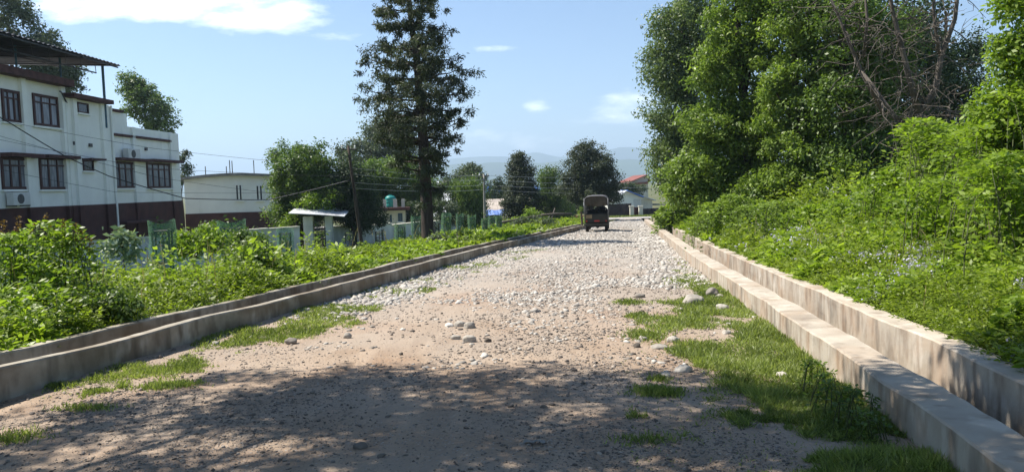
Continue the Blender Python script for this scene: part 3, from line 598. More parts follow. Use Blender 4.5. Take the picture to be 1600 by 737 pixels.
# dark roadside walls, gate pillars beyond the crossing
m_dark = mat('dark_sheet_fence', (.05, .042, .04), .85, .3, 2, .2)
def fwall(name, label, u0, u1, vt, Y, m, cat='wall', thick=.15, part=None):
    A, B = at(u0, vt, Y), at(u1, vt, Y+.4); d = (B-A)[:2]; L = np.linalg.norm(d); f = Facade(A[:2], d/L); z0 = lz((A[0]+B[0])/2, Y)-.1
    q = MB(); o = np.array([(A[0]+B[0])/2, Y, z0]); rr = type('R', (), {'location': Vector(o)})
    n = max(2, int(L/.5))
    q.box(0, L, -thick, 0, z0, A[2], f.M(rr))
    for i in range(n+1): q.box(L*i/n-.03, L*i/n+.03, .002, .05, z0, A[2]+.04, f.M(rr))
    ob = q.build(name, m); ob.location = o; return tag(ob, label, cat)
fwall('sheet_fence', 'dark sheet fence right of the jeep at the road end', 951, 986, 319, 86, m_dark, 'fence')
fwall('sheet_fence', 'low dark maroon fence right of the gate pillars under the trees', 1004, 1034, 326, 86, m_dark, 'fence')
fwall('gate', 'narrow dark gate between two pale pillars', 990.5, 997.5, 324, 86.2, m_slabred, 'gate')
for k, (u0, u1, lb) in enumerate([(984, 990, 'pale gate pillar left of the narrow dark gate'), (998, 1004, 'pale gate pillar right of the narrow dark gate')]):
    A, B = at(u0, 323, 85.8), at(u1, 323, 85.8); w_ = B[0]-A[0]; z0 = -2.45
    q = MB().box(-w_/2, w_/2, -w_/2, w_/2, 0, A[2]-z0).box(-w_/2-.06, w_/2+.06, -w_/2-.06, w_/2+.06, A[2]-z0+.001, A[2]-z0+.12)
    ob = q.build('gate_pillar', m_cream); ob.location = ((A[0]+B[0])/2, 85.8, z0); tag(ob, lb, 'pillar', 'gate pillars at the road end')
fwall('low_wall', 'low wall with a red coping at the road end left of the jeep', 880, 915, 338, 84.5, mat('red_white_paint', (.45, .12, .10), .8, .2, 1), 'wall')

# ------------------------------------------------------------------ poles and wires
def pole(label, u0, v0, u1, v1, Y, r0, r1, m, arms=False):
    A = at(u0, v0, Y); B = at(u1, v1, Y); d = (A-B)/(A[2]-B[2]); z0 = lz(B[0], Y)-.2; base = B+d*(z0-B[2])
    root = empty('utility_pole', base, label=label, cat='pole', group=None); q = MB(); T = A-base
    q.tube([T*t for t in np.linspace(0, 1, 7)], [r0+(r1-r0)*t for t in np.linspace(0, 1, 7)], 10); q.build('shaft', m, root, smooth=True)
    q = MB(); e = T*.97
    q.tube([e+np.array([-.35, 0, 0]), e+np.array([.35, .1, 0])], .03, 6); q.build('cross_bar', m_steel, root)
    for s_ in (-.3, .3):
        q = MB().lathe([(.03, 0), (.05, .04), (.03, .08), (.045, .12), (.02, .15)], c=tuple(e+np.array([s_, 0, .03])), n=8); q.build('insulator', m_ac, root)
    return A
pA = pole('dark leaning wooden pole in front of the round dark tree', 544, 228, 564, 374, 36, .095, .06, m_bark)
pB = pole('thin grey pole with creeper before the mottled brown roof', 756, 272, 758, 352, 55, .11, .07, m_slab)
def wire(label, P, r, m, sag=.5, group=None):
    P = [np.array(p, float) for p in P]; pts = []
    for a, b in zip(P[:-1], P[1:]):
        L = np.linalg.norm(b-a)
        for i in range(16): t = i/16; pts.append(a+(b-a)*t-np.array([0, 0, sag*L/20*4*t*(1-t)]))
    pts.append(P[-1]); o = P[0]; q = MB().tube([p-o for p in pts], r, 5); ob = q.build('overhead_wire', m, smooth=True); ob.location = o; return tag(ob, label, 'wire', group)
wire('thick black cable sagging across the front of the white building', [at(-90, 130, 27), at(20, 195, 29), at(100, 243, 31), at(170, 275, 33), at(290, 310, 35), at(420, 312, 37), pA+np.array([0, 0, -1.6])], .022, m_wire, .12)
gr = 'thin wires crossing the left buildings'
for (a, b, c, lb) in [((-60, 196), (250, 278), (545, 316), 'thin wire meeting the leaning pole lowest of the bundle over the left buildings'), ((-60, 176), (240, 232), (545, 262), 'thin wire meeting the leaning pole topmost of the bundle over the left buildings'),
                      ((-60, 206), (230, 262), (545, 276), 'thin wire second from top in the bundle over the left buildings'), ((-60, 252), (180, 300), (545, 300), 'thin wire crossing the lower windows of the white building')]:
    wire(lb, [at(*a, 28), at(*b, 33), at(c[0], c[1], 36)], .007, m_wire, .1, gr)
gr = 'pale wires over the far trees'
for k, (a, b, c) in enumerate([((548, 262), (757, 274), (1010, 273)), ((549, 272), (757, 281), (1010, 284)), ((551, 285), (757, 289), (1010, 292)), ((552, 294), (757, 296), (1010, 300))]):
    wire(['topmost', 'second from top', 'third from top', 'lowest'][k]+' of the four pale wires strung before the far trees', [at(*a, 36), at(*b, 55), at(c[0], c[1], 80)], .010, m_wire_l, .15, gr)

# ------------------------------------------------------------------ trees
ell = lambda u, v, Y, ru, rv, rd=None, n=40: (tuple(at(u, v, Y)), (ru*Y/1200., rd if rd else ru*Y/1200., rv*Y/1200.), n)
def ptree(label, bx, Y, ells, L, per, m, cr, name='tree', cat='tree', **k):
    p = at(bx, 350, Y); E_ = [ell(u, v, Y+(e[0] if e else 0), ru, rv, n=n) for (u, v, ru, rv, n, *e) in ells]
    return tree(name, label, p[0], Y, E_, L, per, LM[m], cr=cr, **k)
# the tall silky oak
def silky(label, ub, Y):
    b = at(ub, 360, Y); z0 = lz(b[0], Y)-.1; root = empty('silky_oak', (b[0], Y, z0), label=label, cat='tree'); o = np.array([b[0], Y, z0])
    pts = [at(u, v, Y)-o for (u, v) in [(669, 372), (667, 330), (664, 270), (661, 220), (656, 150), (651, 90), (643, 40), (638, -10), (636, -50), (635, -85)]]; pts[0] = np.array([pts[1][0]*.9, 0, 0])
    zs = [p[2] for p in pts]; ax = lambda z: np.array([np.interp(z, zs, [p[0] for p in pts]), np.interp(z, zs, [p[1] for p in pts]), z]); zt = zs[-1]
    rad = lambda z: .245*(1-z/zt)**.75+.03
    mb = MB(); mb.tube([ax(z) for z in np.linspace(0, zt, 24)], [rad(z)*(1.35 if i == 0 else 1) for i, z in enumerate(np.linspace(0, zt, 24))], 12)
    half = [(365, 2, 3), (345, 2, 4), (310, 8, 22), (280, 18, 38), (250, 52, 42), (215, 88, 58), (180, 84, 72), (155, 108, 88), (125, 92, 84), (95, 84, 98), (60, 66, 62), (25, 60, 54), (-10, 46, 44), (-50, 28, 26), (-85, 8, 8)]
    zsn = [(at(655, h[0], Y)-o)[2] for h in half][::1]; L_ = [h[1]*Y/1200 for h in half]; R_ = [h[2]*Y/1200 for h in half]
    C = []; Rr = []
    nb = 128
    for i in range(nb):
        z = 2.0+(zt-2.1)*(i/nb)**.9; z = round(z/.66)*.66+random.uniform(-.10, .10); z = min(z, zt-.1); az = i*2.399+random.uniform(-.3, .3); lr = np.interp(z, zsn, R_) if math.cos(az) > 0 else np.interp(z, zsn, L_)
        ln = lr*random.uniform(.68, 1.0)/(.7+.3*abs(math.cos(az))); ln = max(ln, .25)
        a = ax(max(z-.15*ln, .4)); e = np.array([math.cos(az)*ln, math.sin(az)*ln, .10*ln+random.uniform(-.25, .15)]); s = ax(z); s = a
        n_ = max(3, int(ln/.36)); p_ = []
        for k in range(n_+1):
            t = k/n_; q = s+np.array([e[0]*t, e[1]*t, e[2]*t-.35*ln*t*t*.5+.18*ln*t*t*t]); q = q+rng.normal(size=3)*.04; p_.append(q)
            if t > .35:
                for _ in range(2 if ln > 1 else 1):
                    C.append(q+rng.normal(size=3)*np.array([.22, .22, .10])*(.6+ln*.25)); Rr.append(random.uniform(.13, .30)*(.7+.3*min(ln, 1.5)))
        mb.tube(p_, [max(.012, rad(z)*.32*(1-.8*k/n_)) for k in range(n_+1)], 5)
    mb.build('trunk', m_bark, root, smooth=True)
    leafobj('crown', [crown_parts(np.array(C), np.array(Rr), 64, .17, .042, .35, .6, .3, ragged=.5)], LM['silky'], root)
silky('tall dark silky oak with layered drooping branches rising beyond the left drain', 668, 32)
# trees on the left and in the middle distance
T = ptree
T('tall grey green tree rising behind the sheet roof at the far left', 40, 62, [(-10, 20, 62, 56, 120), (60, 78, 38, 26, 60), (92, 108, 30, 26, 60), (70, 135, 45, 22, 50), (-60, 80, 70, 60, 60)], .24, 120, 'grey', .8, tr=.35)
T('leaning feathery tree behind the parapet of the white building', 240, 70, [(212, 140, 20, 20, 34), (230, 165, 30, 32, 50), (252, 190, 24, 34, 40), (205, 124, 14, 10, 12), (240, 220, 34, 36, 30)], .24, 80, 'willow', .7, tr=.25)
T('small tree peeping out past the right corner of the white building', 286, 66, [(286, 262, 9, 30, 20)], .2, 80, 'dark', .5, tr=.12)
T('bushy mid green tree beside the maroon and white annex', 470, 47, [(478, 262, 44, 34, 90), (455, 290, 34, 34, 60), (500, 290, 34, 40, 70), (470, 325, 50, 26, 60), (430, 246, 12, 10, 8, 6), (445, 340, 14, 30, 30)], .17, 120, 'mid', .6, tr=.2)
T('sunlit yellow green sapling in front of the gate shelter trees', 485, 45.5, [(480, 318, 26, 14, 26), (505, 312, 30, 20, 26), (452, 350, 16, 16, 14)], .14, 80, 'bright', .4, tr=.08)
T('round dark tree directly behind the leaning wooden pole', 552, 47, [(552, 300, 42, 42, 110), (535, 320, 34, 34, 60), (570, 330, 30, 30, 50), (548, 275, 26, 20, 30)], .15, 120, 'dark', .55, tr=.18)
T('wide green tree spreading behind the cream house', 600, 64, [(600, 268, 60, 20, 80), (570, 285, 50, 26, 60), (630, 290, 50, 30, 70), (600, 312, 60, 16, 50), (660, 300, 40, 30, 60)], .2, 120, 'mid', .75, tr=.25)
T('distant grey green tree left of the tall silky oak crown', 590, 90, [(600, 215, 40, 34, 70), (560, 240, 36, 22, 50), (625, 200, 30, 40, 50), (640, 245, 50, 24, 50)], .3, 110, 'grey', 1.1, tr=.4)
T('dark low tree at the base of the silky oak', 650, 60, [(645, 335, 26, 22, 40), (690, 345, 22, 16, 30)], .17, 90, 'dark', .55, tr=.12)
T('willow with drooping light green curtains in front of the zinc shed', 731, 63, [(731, 295, 26, 18, 50), (715, 315, 12, 30, 26), (742, 322, 18, 34, 46), (728, 330, 20, 24, 40)], .17, 120, 'willow', .55, tr=.16, droop=2.2, flat=1.3)
T('dark bushy tree rising behind the willow', 722, 82, [(725, 288, 34, 22, 60), (735, 270, 18, 14, 26), (700, 300, 26, 18, 34), (760, 310, 16, 22, 26)], .22, 100, 'grey', .7, tr=.2)
T('small shrubby tree against the pale zinc roof', 695, 58, [(695, 326, 20, 14, 30), (702, 340, 24, 12, 24)], .15, 80, 'grey', .45, tr=.08)
T('thin pointed tree just left of the conical tree', 778, 92, [(778, 285, 7, 12, 12), (778, 306, 17, 20, 40), (766, 318, 14, 12, 14)], .22, 90, 'dark', .6, tr=.14)
T('tall conical dark tree standing before the mountains', 816, 72, [(812, 256, 14, 16, 36), (815, 282, 22, 22, 70), (816, 312, 28, 26, 90), (800, 325, 18, 16, 30)], .18, 110, 'silky', .6, tr=.22)
T('slender light green tree left of the big round tree', 862, 74, [(855, 275, 14, 14, 26), (868, 300, 18, 26, 44), (850, 310, 14, 24, 30), (880, 330, 20, 14, 20)], .17, 110, 'willow', .55, tr=.16, droop=1.4, flat=1.2)
T('big round dark tree above the jeep', 922, 68, [(922, 262, 38, 34, 120), (900, 285, 26, 30, 60), (945, 282, 24, 30, 60), (925, 302, 44, 20, 80), (915, 240, 22, 16, 30)], .17, 125, 'silky', .6, tr=.32)
T('low dark tree line right of the big round tree', 978, 110, [(978, 292, 12, 10, 16), (995, 296, 16, 8, 16)], .25, 80, 'dark', .7, tr=.15)
T('yellow green shrub beside the dark gabled hut', 832, 66, [(832, 338, 18, 12, 30), (815, 345, 18, 8, 18)], .14, 80, 'bright', .4, tr=.06, name='shrub', cat='shrub')
for (u, w, lb) in [(640, 60, 'far hedge line behind the cream house'), (790, 60, 'far hedge line behind the conical tree'), (890, 50, 'far hedge line behind the hut')]:
    T(lb, u, 100, [(u-w*.6, 322, w*.6, 16, 40), (u+w*.3, 318, w*.7, 18, 50), (u, 335, w, 12, 40)], .3, 80, 'dark', 1.0, tr=.12, name='hedge', cat='hedge')
# right hand trees
T('tall grey green tree at the far end of the right tree row', 1075, 43, [(1072, 50, 56, 70, 120), (1040, 110, 36, 40, 50), (1060, 175, 46, 60, 100), (1050, 250, 40, 50, 80), (1090, 290, 50, 36, 60), (1100, -60, 70, 90, 90), (1120, 120, 60, 150, 130)], .17, 125, 'rowdark', .75, tr=.3, up=.4)
T('leafy bright green tree with foliage to the ground in the right row', 1160, 27, [(1150, 30, 56, 60, 70), (1118, 105, 40, 44, 50), (1170, 120, 50, 60, 60), (1120, 190, 54, 44, 70), (1170, 215, 50, 40, 50), (1105, 262, 56, 40, 70), (1180, 275, 60, 40, 70), (1180, -50, 80, 60, 60), (1215, 60, 50, 80, 60), (1225, 180, 50, 60, 60), (1066, 290, 30, 30, 34), (1120, 305, 60, 24, 60)], .13, 125, 'row', .42, tr=.22, up=.45)
T('second bright green tree overlapping the leafy one in the right row', 1245, 25, [(1240, 20, 50, 70, 60), (1255, 120, 46, 50, 50), (1215, 150, 30, 50, 30), (1250, 215, 56, 50, 60), (1225, 285, 60, 34, 60), (1285, 280, 50, 40, 50), (1290, 60, 50, 60, 44)], .125, 120, 'row', .42, tr=.2, up=.45)
T('dark shaded tree in the middle of the right row', 1320, 24, [(1320, 40, 60, 90, 70), (1310, 160, 60, 60, 70), (1330, 250, 70, 50, 80), (1385, 90, 50, 90, 60), (1380, 230, 60, 60, 70), (1300, 295, 60, 26, 40)], .125, 115, 'mid', .46, tr=.22, up=.4)
T('almost black tree filling the back of the right row', 1380, 30, [(1340, 60, 80, 120, 130), (1420, 130, 60, 90, 100), (1400, 240, 90, 60, 100), (1310, 220, 90, 80, 100), (1480, 250, 80, 50, 80)], .14, 140, 'dark', .8, tr=.3)
T('dark open crowned tree against the sky at the upper right', 1480, 33, [(1440, 110, 34, 60, 40), (1500, 130, 42, 46, 50), (1520, 75, 26, 26, 18), (1470, 190, 50, 40, 40), (1570, 215, 60, 40, 40), (1450, 20, 30, 30, 16)], .15, 90, 'dark', .7, tr=.25)
def bare_tree(label, Y):
    b = at(1437, 250, Y); z0 = lz(b[0], Y)-.1; root = empty('bare_tree', (b[0], Y, z0), label=label, cat='tree'); o = np.array([b[0], Y, z0])
    A = lambda u, v, d=0: at(u, v, Y+d)-o
    mb = MB(); tw = MB()
    main = [([np.array([0, 0, 0]), A(1436, 260), A(1436, 178)], .17, .13), ([A(1436, 178), A(1420, 120), A(1408, 70), A(1395, 20), A(1385, -40)], .11, .05),
            ([A(1436, 178), A(1462, 140), A(1470, 90), A(1492, 30), A(1500, -40)], .12, .05), ([A(1470, 90), A(1462, 50), A(1458, 10), A(1470, -50)], .07, .03),
            ([A(1380, 175, .5), A(1345, 110, .5), A(1320, 50, .5), A(1290, -20, .5)], .09, .03), ([A(1436, 200), A(1400, 185), A(1345, 110, .5)], .08, .06),
            ([A(1350, 90, .5), A(1355, 30, .5), A(1350, -30, .5)], .06, .03), ([A(1440, 160), A(1500, 180), A(1530, 195)], .04, .015)]
    segs = []
    for P, r0, r1 in main:
        n = len(P); mb.tube(P, [.68*(r0+(r1-r0)*i/(n-1)) for i in range(n)], 8); segs.append((P, r1))
    mb.build('trunk', m_bark_grey, root, smooth=True)
    for k in range(170):
        P, r = random.choice(segs[1:]); i = random.randrange(len(P)-1); t = random.random(); s = P[i]*(1-t)+P[i+1]*t
        d = unit(np.array([random.uniform(-1.3, .5), random.uniform(-1, .4), random.uniform(-.5, .6)])); L = random.uniform(.4, 1.7); pts = [s]; dd = d.copy()
        for j in range(5): dd = unit(dd+rng.normal(size=3)*.28+np.array([0, 0, -.06])); pts.append(pts[-1]+dd*L/5)
        tw.tube(pts, [.014, .011, .009, .007, .005, .004], 4, cap=False)
        for j in (2, 3, 4):
            p2 = [pts[j]]; d2 = unit(dd+rng.normal(size=3)*.9)
            for _ in range(3): d2 = unit(d2+rng.normal(size=3)*.35); p2.append(p2[-1]+d2*L*.14)
            tw.tube(p2, [.007, .006, .004, .003], 3, cap=False)
    tw.build('twigs', m_bark_grey, root)
bare_tree('bare grey tree with forked trunk and tangled twigs before the dark right hand trees', 17)
T('bright leafy sapling reaching up at the right edge', 1600, 9.5, [(1590, 40, 40, 70, 26), (1620, 130, 60, 50, 30), (1575, 95, 16, 50, 12), (1640, 220, 60, 50, 26), (1680, 60, 60, 90, 30), (1570, 165, 40, 36, 24), (1545, 195, 30, 24, 14)], .07, 95, 'bright', .24, tr=.045, up=.4, nlimb=24)
def shoots(name, label, cat, cl, L, n, m, group=None, arch=.35, asp=.5, side=.30):
    """a bush of arching leafy shoots; cl: (u, v_top, Y, spread px, count)"""
    S = []
    for (u, v, Y, sp, k) in cl:
        for _ in range(k):
            uu = u+random.gauss(0, sp*.5); p = at(uu, v+abs(random.gauss(0, 1))*sp*.35+abs(uu-u)*.35, Y+random.gauss(0, sp*Y/1200*.7)); g = lz(p[0], p[1])
            if p[2]-g > .06: S.append((p[0], p[1], g, p[2]-g))
    S = np.array(S); o = np.array([S[:, 0].mean(), S[:, 1].mean(), 0]); o[2] = lz(o[0], o[1]); root = empty(name, o, label=label, cat=cat, group=group)
    N_ = len(S); B = S[:, :3]-o; h = S[:, 3]; az = rng.random(N_)*6.283; ln = np.stack([np.cos(az), np.sin(az)], -1)*(arch*h*rng.uniform(.2, 1, N_))[:, None]; B[:, :2] -= ln
    t = rng.random((N_, n))**.9; t = .04+.98*t; C = B[:, None]+np.concatenate([ln[:, None]*(t**2)[..., None], (h[:, None]*np.sin(t*1.57)**.9)[..., None]], -1)
    ang = rng.random((N_, n))*6.283; r = side*np.sqrt(rng.random((N_, n)))*(1.1-.85*t)*(h[:, None]/1.5)**.4; C = C+np.stack([np.cos(ang)*r, np.sin(ang)*r, .25*r], -1)
    P = C.reshape(-1, 3); a = ang.reshape(-1); D = unit(np.stack([np.cos(a), np.sin(a), rng.normal(size=len(a))*.4+.05], -1)); Nn = unit(np.array([0, 0, .7])+rng.normal(size=P.shape)*.4)
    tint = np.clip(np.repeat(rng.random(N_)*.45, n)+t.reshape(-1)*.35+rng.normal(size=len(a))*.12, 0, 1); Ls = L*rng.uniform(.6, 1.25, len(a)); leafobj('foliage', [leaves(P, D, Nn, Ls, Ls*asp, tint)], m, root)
    q = MB()
    for i in range(N_):
        tt_ = np.linspace(0, 1, 5); q.tube([B[i]+np.array([ln[i, 0]*x*x, ln[i, 1]*x*x, h[i]*math.sin(x*1.57)**.9 if x else -.1]) for x in tt_], [.008*min(1, h[i]), .007*min(1, h[i]), .006*min(1, h[i]), .004*min(1, h[i]), .002], 4, cap=False)
    q.build('stems', m_stem, root); return root, o
m_stem = mat('green_stem', (.07, .085, .03), .8, .2)
gb = 'leafy bushes on the right bank'
for (lb, cl, L, m_) in [('large bright bush under the right edge sapling', [(1600, 130, 9.5, 60, 30), (1545, 190, 9.5, 50, 30), (1570, 235, 8.5, 90, 40)], .08, 'bright'),
                        ('bright bush with arching tips below the forked bare trunk', [(1440, 185, 12.5, 40, 26), (1500, 200, 12, 50, 28), (1395, 262, 13, 36, 22), (1470, 272, 11, 100, 46)], .09, 'bright'),
                        ('bright low bush between the tree row and the flowering weeds', [(1345, 300, 15, 60, 28), (1290, 310, 16, 50, 20), (1390, 285, 14, 40, 22)], .09, 'bright'),
                        ('grey green bush at the foot of the bright row tree', [(1220, 308, 18, 60, 24), (1170, 315, 20, 50, 18)], .10, 'row'),
                        ('mid green bush filling the gap under the bright row tree', [(1120, 312, 25, 50, 34), (1150, 300, 23, 40, 24)], .13, 'row'),
                        ('small bush where the right tree row meets the road end', [(1060, 315, 36, 30, 40), (1040, 325, 42, 14, 16)], .18, 'row')]:
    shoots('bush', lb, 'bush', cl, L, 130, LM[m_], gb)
# the tree over the camera's left that shades the foreground (out of frame, its shadow in it)
def shade_tree():
    C = [((-7.6, 6.6, 6.6), (2.0, 1.1, .9), 60), ((-4.6, 6.9, 6.3), (2.6, 1.2, .9), 130), ((-7.5, 3.5, 7), (3, 2.5, 1.6), 190), ((-3.4, 4.6, 6.0), (3.4, 1.9, 1.0), 235), ((-.9, 5.7, 5.4), (2.0, .8, .6), 90), ((-.4, 3.2, 5.2), (2.6, 1.6, .8), 135), ((-4, 1, 6.5), (4, 3, 1.5), 150), ((0, .2, 6.2), (4, 2.2, 1.2), 90), ((-9, 0, 7), (4, 4, 2), 90), ((-2, -5, 7), (6, 4, 2), 90), ((-6.4, 8.0, 6.2), (1.2, .5, .4), 14)]
    tree('broad_tree', 'broad leafy tree beside the near end of the left drain, shading the road', -8.2, 2.6, C,   .10, 110, LM['mid'], cr=.40, top=8, tr=.3, nlimb=30, lean=(2.5, 1.2))
shade_tree()
# --MARK2--
# ------------------------------------------------------------------ tree guards
def netmat():
    mt = bpy.data.materials.new('green_net'); mt.use_nodes = True; t = mt.node_tree; b = t.nodes['Principled BSDF']; b.inputs['Base Color'].default_value = (.14, .30, .16, 1); b.inputs['Roughness'].default_value = .7
    g = N(t, 'ShaderNodeTexCoord'); n = N(t, 'ShaderNodeTexNoise'); n.inputs['Scale'].default_value = 26; n.inputs['Detail'].default_value = 4; mp = N(t, 'ShaderNodeMapping'); mp.inputs['Scale'].default_value = (.5, .5, 1.6)
    t.links.new(g.outputs['Object'], mp.inputs[0]); t.links.new(mp.outputs[0], n.inputs['Vector']); r = N(t, 'ShaderNodeMapRange'); r.inputs[1].default_value = .35; r.inputs[2].default_value = .6; r.inputs[3].default_value = .12; r.inputs[4].default_value = .48; t.links.new(n.outputs[0], r.inputs[0])
    tr = N(t, 'ShaderNodeBsdfTransparent'); mx = N(t, 'ShaderNodeMixShader'); t.links.new(r.outputs[0], mx.inputs[0]); t.links.new(tr.outputs[0], mx.inputs[1]); t.links.new(b.outputs[0], mx.inputs[2]); t.links.new(mx.outputs[0], t.nodes['Material Output'].inputs[0])
    return mt
m_net = netmat()
def guard(u, vt, wpx, Y, net, label, Hn=1.0):
    p = at(u, vt, Y); z0 = lz(p[0], Y)-.05; H = p[2]-z0; R = wpx*Y/1200/2; root = empty('tree_guard', (p[0], Y, z0), random.random()*.6, label=label, cat='tree guard', group='tree guards in the weeds')
    for k in range(4):
        t = math.pi/4+k*math.pi/2; q = MB(); q.box(R*math.cos(t)-.018, R*math.cos(t)+.018, R*math.sin(t)-.018, R*math.sin(t)+.018, 0, H*.9 if net else H*(.9+.1*random.random())); q.build('post', m_steel, root)
    q = MB()
    for z in (H*.45, H*.68, H*.88):
        pts = [(R*math.cos(t), R*math.sin(t), z) for t in [math.pi/4+k*math.pi/2 for k in range(5)]]
        for a, b in zip(pts[:-1], pts[1:]): q.tube([a, b], .014, 4)
    q.build('rail', m_steel, root)
    if net:
        n = 22; vs = []; K = 9
        for j in range(K+1):
            for k in range(n):
                t = 2*math.pi*k/n; rr = R*1.18*(1+.05*math.sin(3*t+j)+.03*random.uniform(-1, 1)); vs.append((rr*math.cos(t), rr*math.sin(t), H*(1-Hn)+H*Hn*j/K+(.05*math.sin(2*t+u) if j == K else 0)))
        MB().add(vs, [(j*n+k, j*n+(k+1) % n, (j+1)*n+(k+1) % n, (j+1)*n+k) for j in range(K) for k in range(n)]).build('net', m_net, root, smooth=True)
    m_ = 9 if net else 6
    C = rng.normal(size=(m_, 3))*np.array([R*.45, R*.45, .2])+np.array([0, 0, H*.75])
    leafobj('sapling_leaves', [crown_parts(C, np.full(m_, .15), 14, .09, .04)], LM['mid' if u % 2 else 'dark'], root); MB().tube([(0, 0, 0), (.02, 0, H*.5), (0, .03, H*.85)], .015, 5).build('sapling_stem', m_wood, root)
for g_ in [(252, 346, 34, 17, 1, 'largest and nearest green net tree guard before the maroon plinth'), (360, 345, 36, 21, 1, 'wide green net tree guard sagging before the annex building'),
           (445, 357, 22, 25, 1, 'green net tree guard left of the gate shelter pillar'), (502, 352, 15, 27, 0, 'bare dark frame tree guard in front of the gate opening'),
           (545, 360, 16, 29, 0, 'bare dark frame tree guard just left of the leaning wooden pole'), (592, 358, 15, 31, 0, 'bare dark frame tree guard in front of the cream house'),
           (625, 350, 15, 33, 1, 'short green net tree guard before the house corner pillar'), (650, 337, 14, 34, 1, 'tall green net tree guard touching the silky oak trunk on its left'),
           (697, 333, 13, 38, 1, 'green net tree guard first to the right of the silky oak trunk'), (718, 334, 10, 40, 1, 'green net tree guard directly before the willow'),
           (737, 336, 11, 43, 1, 'green net tree guard between the willow and the thin pole'), (757, 340, 9, 44, 1, 'green net tree guard at the foot of the thin pole'),
           (768, 338, 9, 46, 1, 'green net tree guard under the left half of the blue tarpaulin'), (779, 338, 9, 48, 1, 'green net tree guard under the right half of the blue tarpaulin, last in the row'),
           (682, 345, 9, 36, 0, 'bare frame tree guard close beside the silky oak trunk')]: guard(*g_)
# ------------------------------------------------------------------ weeds
def fld(x, y, s, k=0.): return np.array([mn.noise(Vector((a*s, b*s, k))) for a, b in zip(x, y)])
def weeds(name, X, Y, H, Ls, n, m, spread=.16, up=.6, parent=None):
    """leafy plants: X, Y, H per plant, Ls leaf length per plant, n leaves each"""
    Z = land(X, Y); k = len(X); t = rng.random((k, n))**.6; ang = rng.random((k, n))*6.283; rad = spread*np.sqrt(rng.random((k, n)))*(1.15-.55*t)*(.7+H[:, None])
    ln = rng.normal(size=(k, 2, 1))*.12
    P = np.stack([X[:, None]+np.cos(ang)*rad+ln[:, 0]*t*H[:, None], Y[:, None]+np.sin(ang)*rad+ln[:, 1]*t*H[:, None], Z[:, None]+H[:, None]*t*rng.uniform(.85, 1.05, (k, 1))], -1).reshape(-1, 3)
    a = ang.reshape(-1); D = unit(np.stack([np.cos(a), np.sin(a), rng.normal(size=k*n)*.4+.15], -1)); Nn = unit(np.array([0, 0, up])+rng.normal(size=P.shape)*.35+D*.15); Nn[:, 2] = np.abs(Nn[:, 2])
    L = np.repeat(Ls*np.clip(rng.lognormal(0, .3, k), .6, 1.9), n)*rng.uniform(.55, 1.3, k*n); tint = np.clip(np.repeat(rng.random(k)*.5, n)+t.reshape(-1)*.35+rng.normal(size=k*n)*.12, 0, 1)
    return leaves(P, D, Nn, L, L*.46, tint)
def sample(n, y0, y1, side, wmax):
    u_ = rng.random(n); y = 1/(1/y0+(1/y1-1/y0)*u_)     # density falls as 1/y^2
    if side < 0: e = XL(np.clip(y, -5, 80))-LW-LG-LO; x = e-.02-rng.random(n)*wmax(y)
    else: e = XR(np.clip(y, -5, 80))+RW+RG+RO; x = e-.04+rng.random(n)*wmax(y)
    return x, y
def leafsize(y): return np.clip(.0060*y, .045, .20)
PP = []; PB = []
for (n, y0, y1) in [(2600, 3.2, 9), (5600, 6, 16), (6400, 12, 30), (7000, 24, 72)]:
    x, y = sample(n, y0, y1, -1, lambda y: np.minimum(.75*y+3, 26)*np.ones_like(y)); d = XL(y)-LW-LG-LO-x
    ok = (y < 60) | (x < XL(y)-2)
    H = (.40+.42*fld(x, y, .4)+.26*fld(x, y, 1.2, 4))*sm(d/1.1+.18)+.07; H = np.clip(H*(1-.42*sm((y-10)/9)), .12, 1.3)*(1-.3*sm((y-14)/10))*np.clip(rng.lognormal(-.08, .38, len(x)), .35, 2.2)
    k_ = fld(x, y, .55, 90)[ok] > .12
    for b_, q_ in ((0, ~k_), (1, k_)): (PP if b_ == 0 else PB).append(weeds('w', x[ok][q_], y[ok][q_], H[ok][q_], leafsize(y[ok][q_])*(1+.55*(1-sm((y[ok][q_]-9)/9)) if b_ else .9), 46, None))
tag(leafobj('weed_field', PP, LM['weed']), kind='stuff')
PP = []
for (n, y0, y1) in [(2600, 2.6, 8), (5600, 5, 14), (5200, 10, 28), (4400, 22, 66)]:
    x, y = sample(n, y0, y1, 1, lambda y: np.minimum(.25*y+3.2, 11)*np.ones_like(y)); d = x-(XR(y)+RW+RG+RO)
    H = (.38+.22*fld(x, y, .5, 9)+.16*fld(x, y, 1.3, 14))*sm(d/.9+.25)+.54*sm((d-.6)/3.4); H = np.clip(H*(1-.3*sm((y-30)/25)), .15, 1.9)*np.clip(rng.lognormal(-.08, .34, len(x)), .35, 2.1)
    k_ = fld(x, y, .6, 95) > .08
    for b_, q_ in ((0, ~k_), (1, k_)): (PP if b_ == 0 else PB).append(weeds('w', x[q_], y[q_], H[q_], leafsize(y[q_])*(1+.4*(1-sm((y[q_]-9)/9)) if b_ else .8), 60, None))
tag(leafobj('weed_bank', PP, LM['weed']), kind='stuff'); tag(leafobj('lush_weeds', PB, LM['weed2']), kind='stuff')
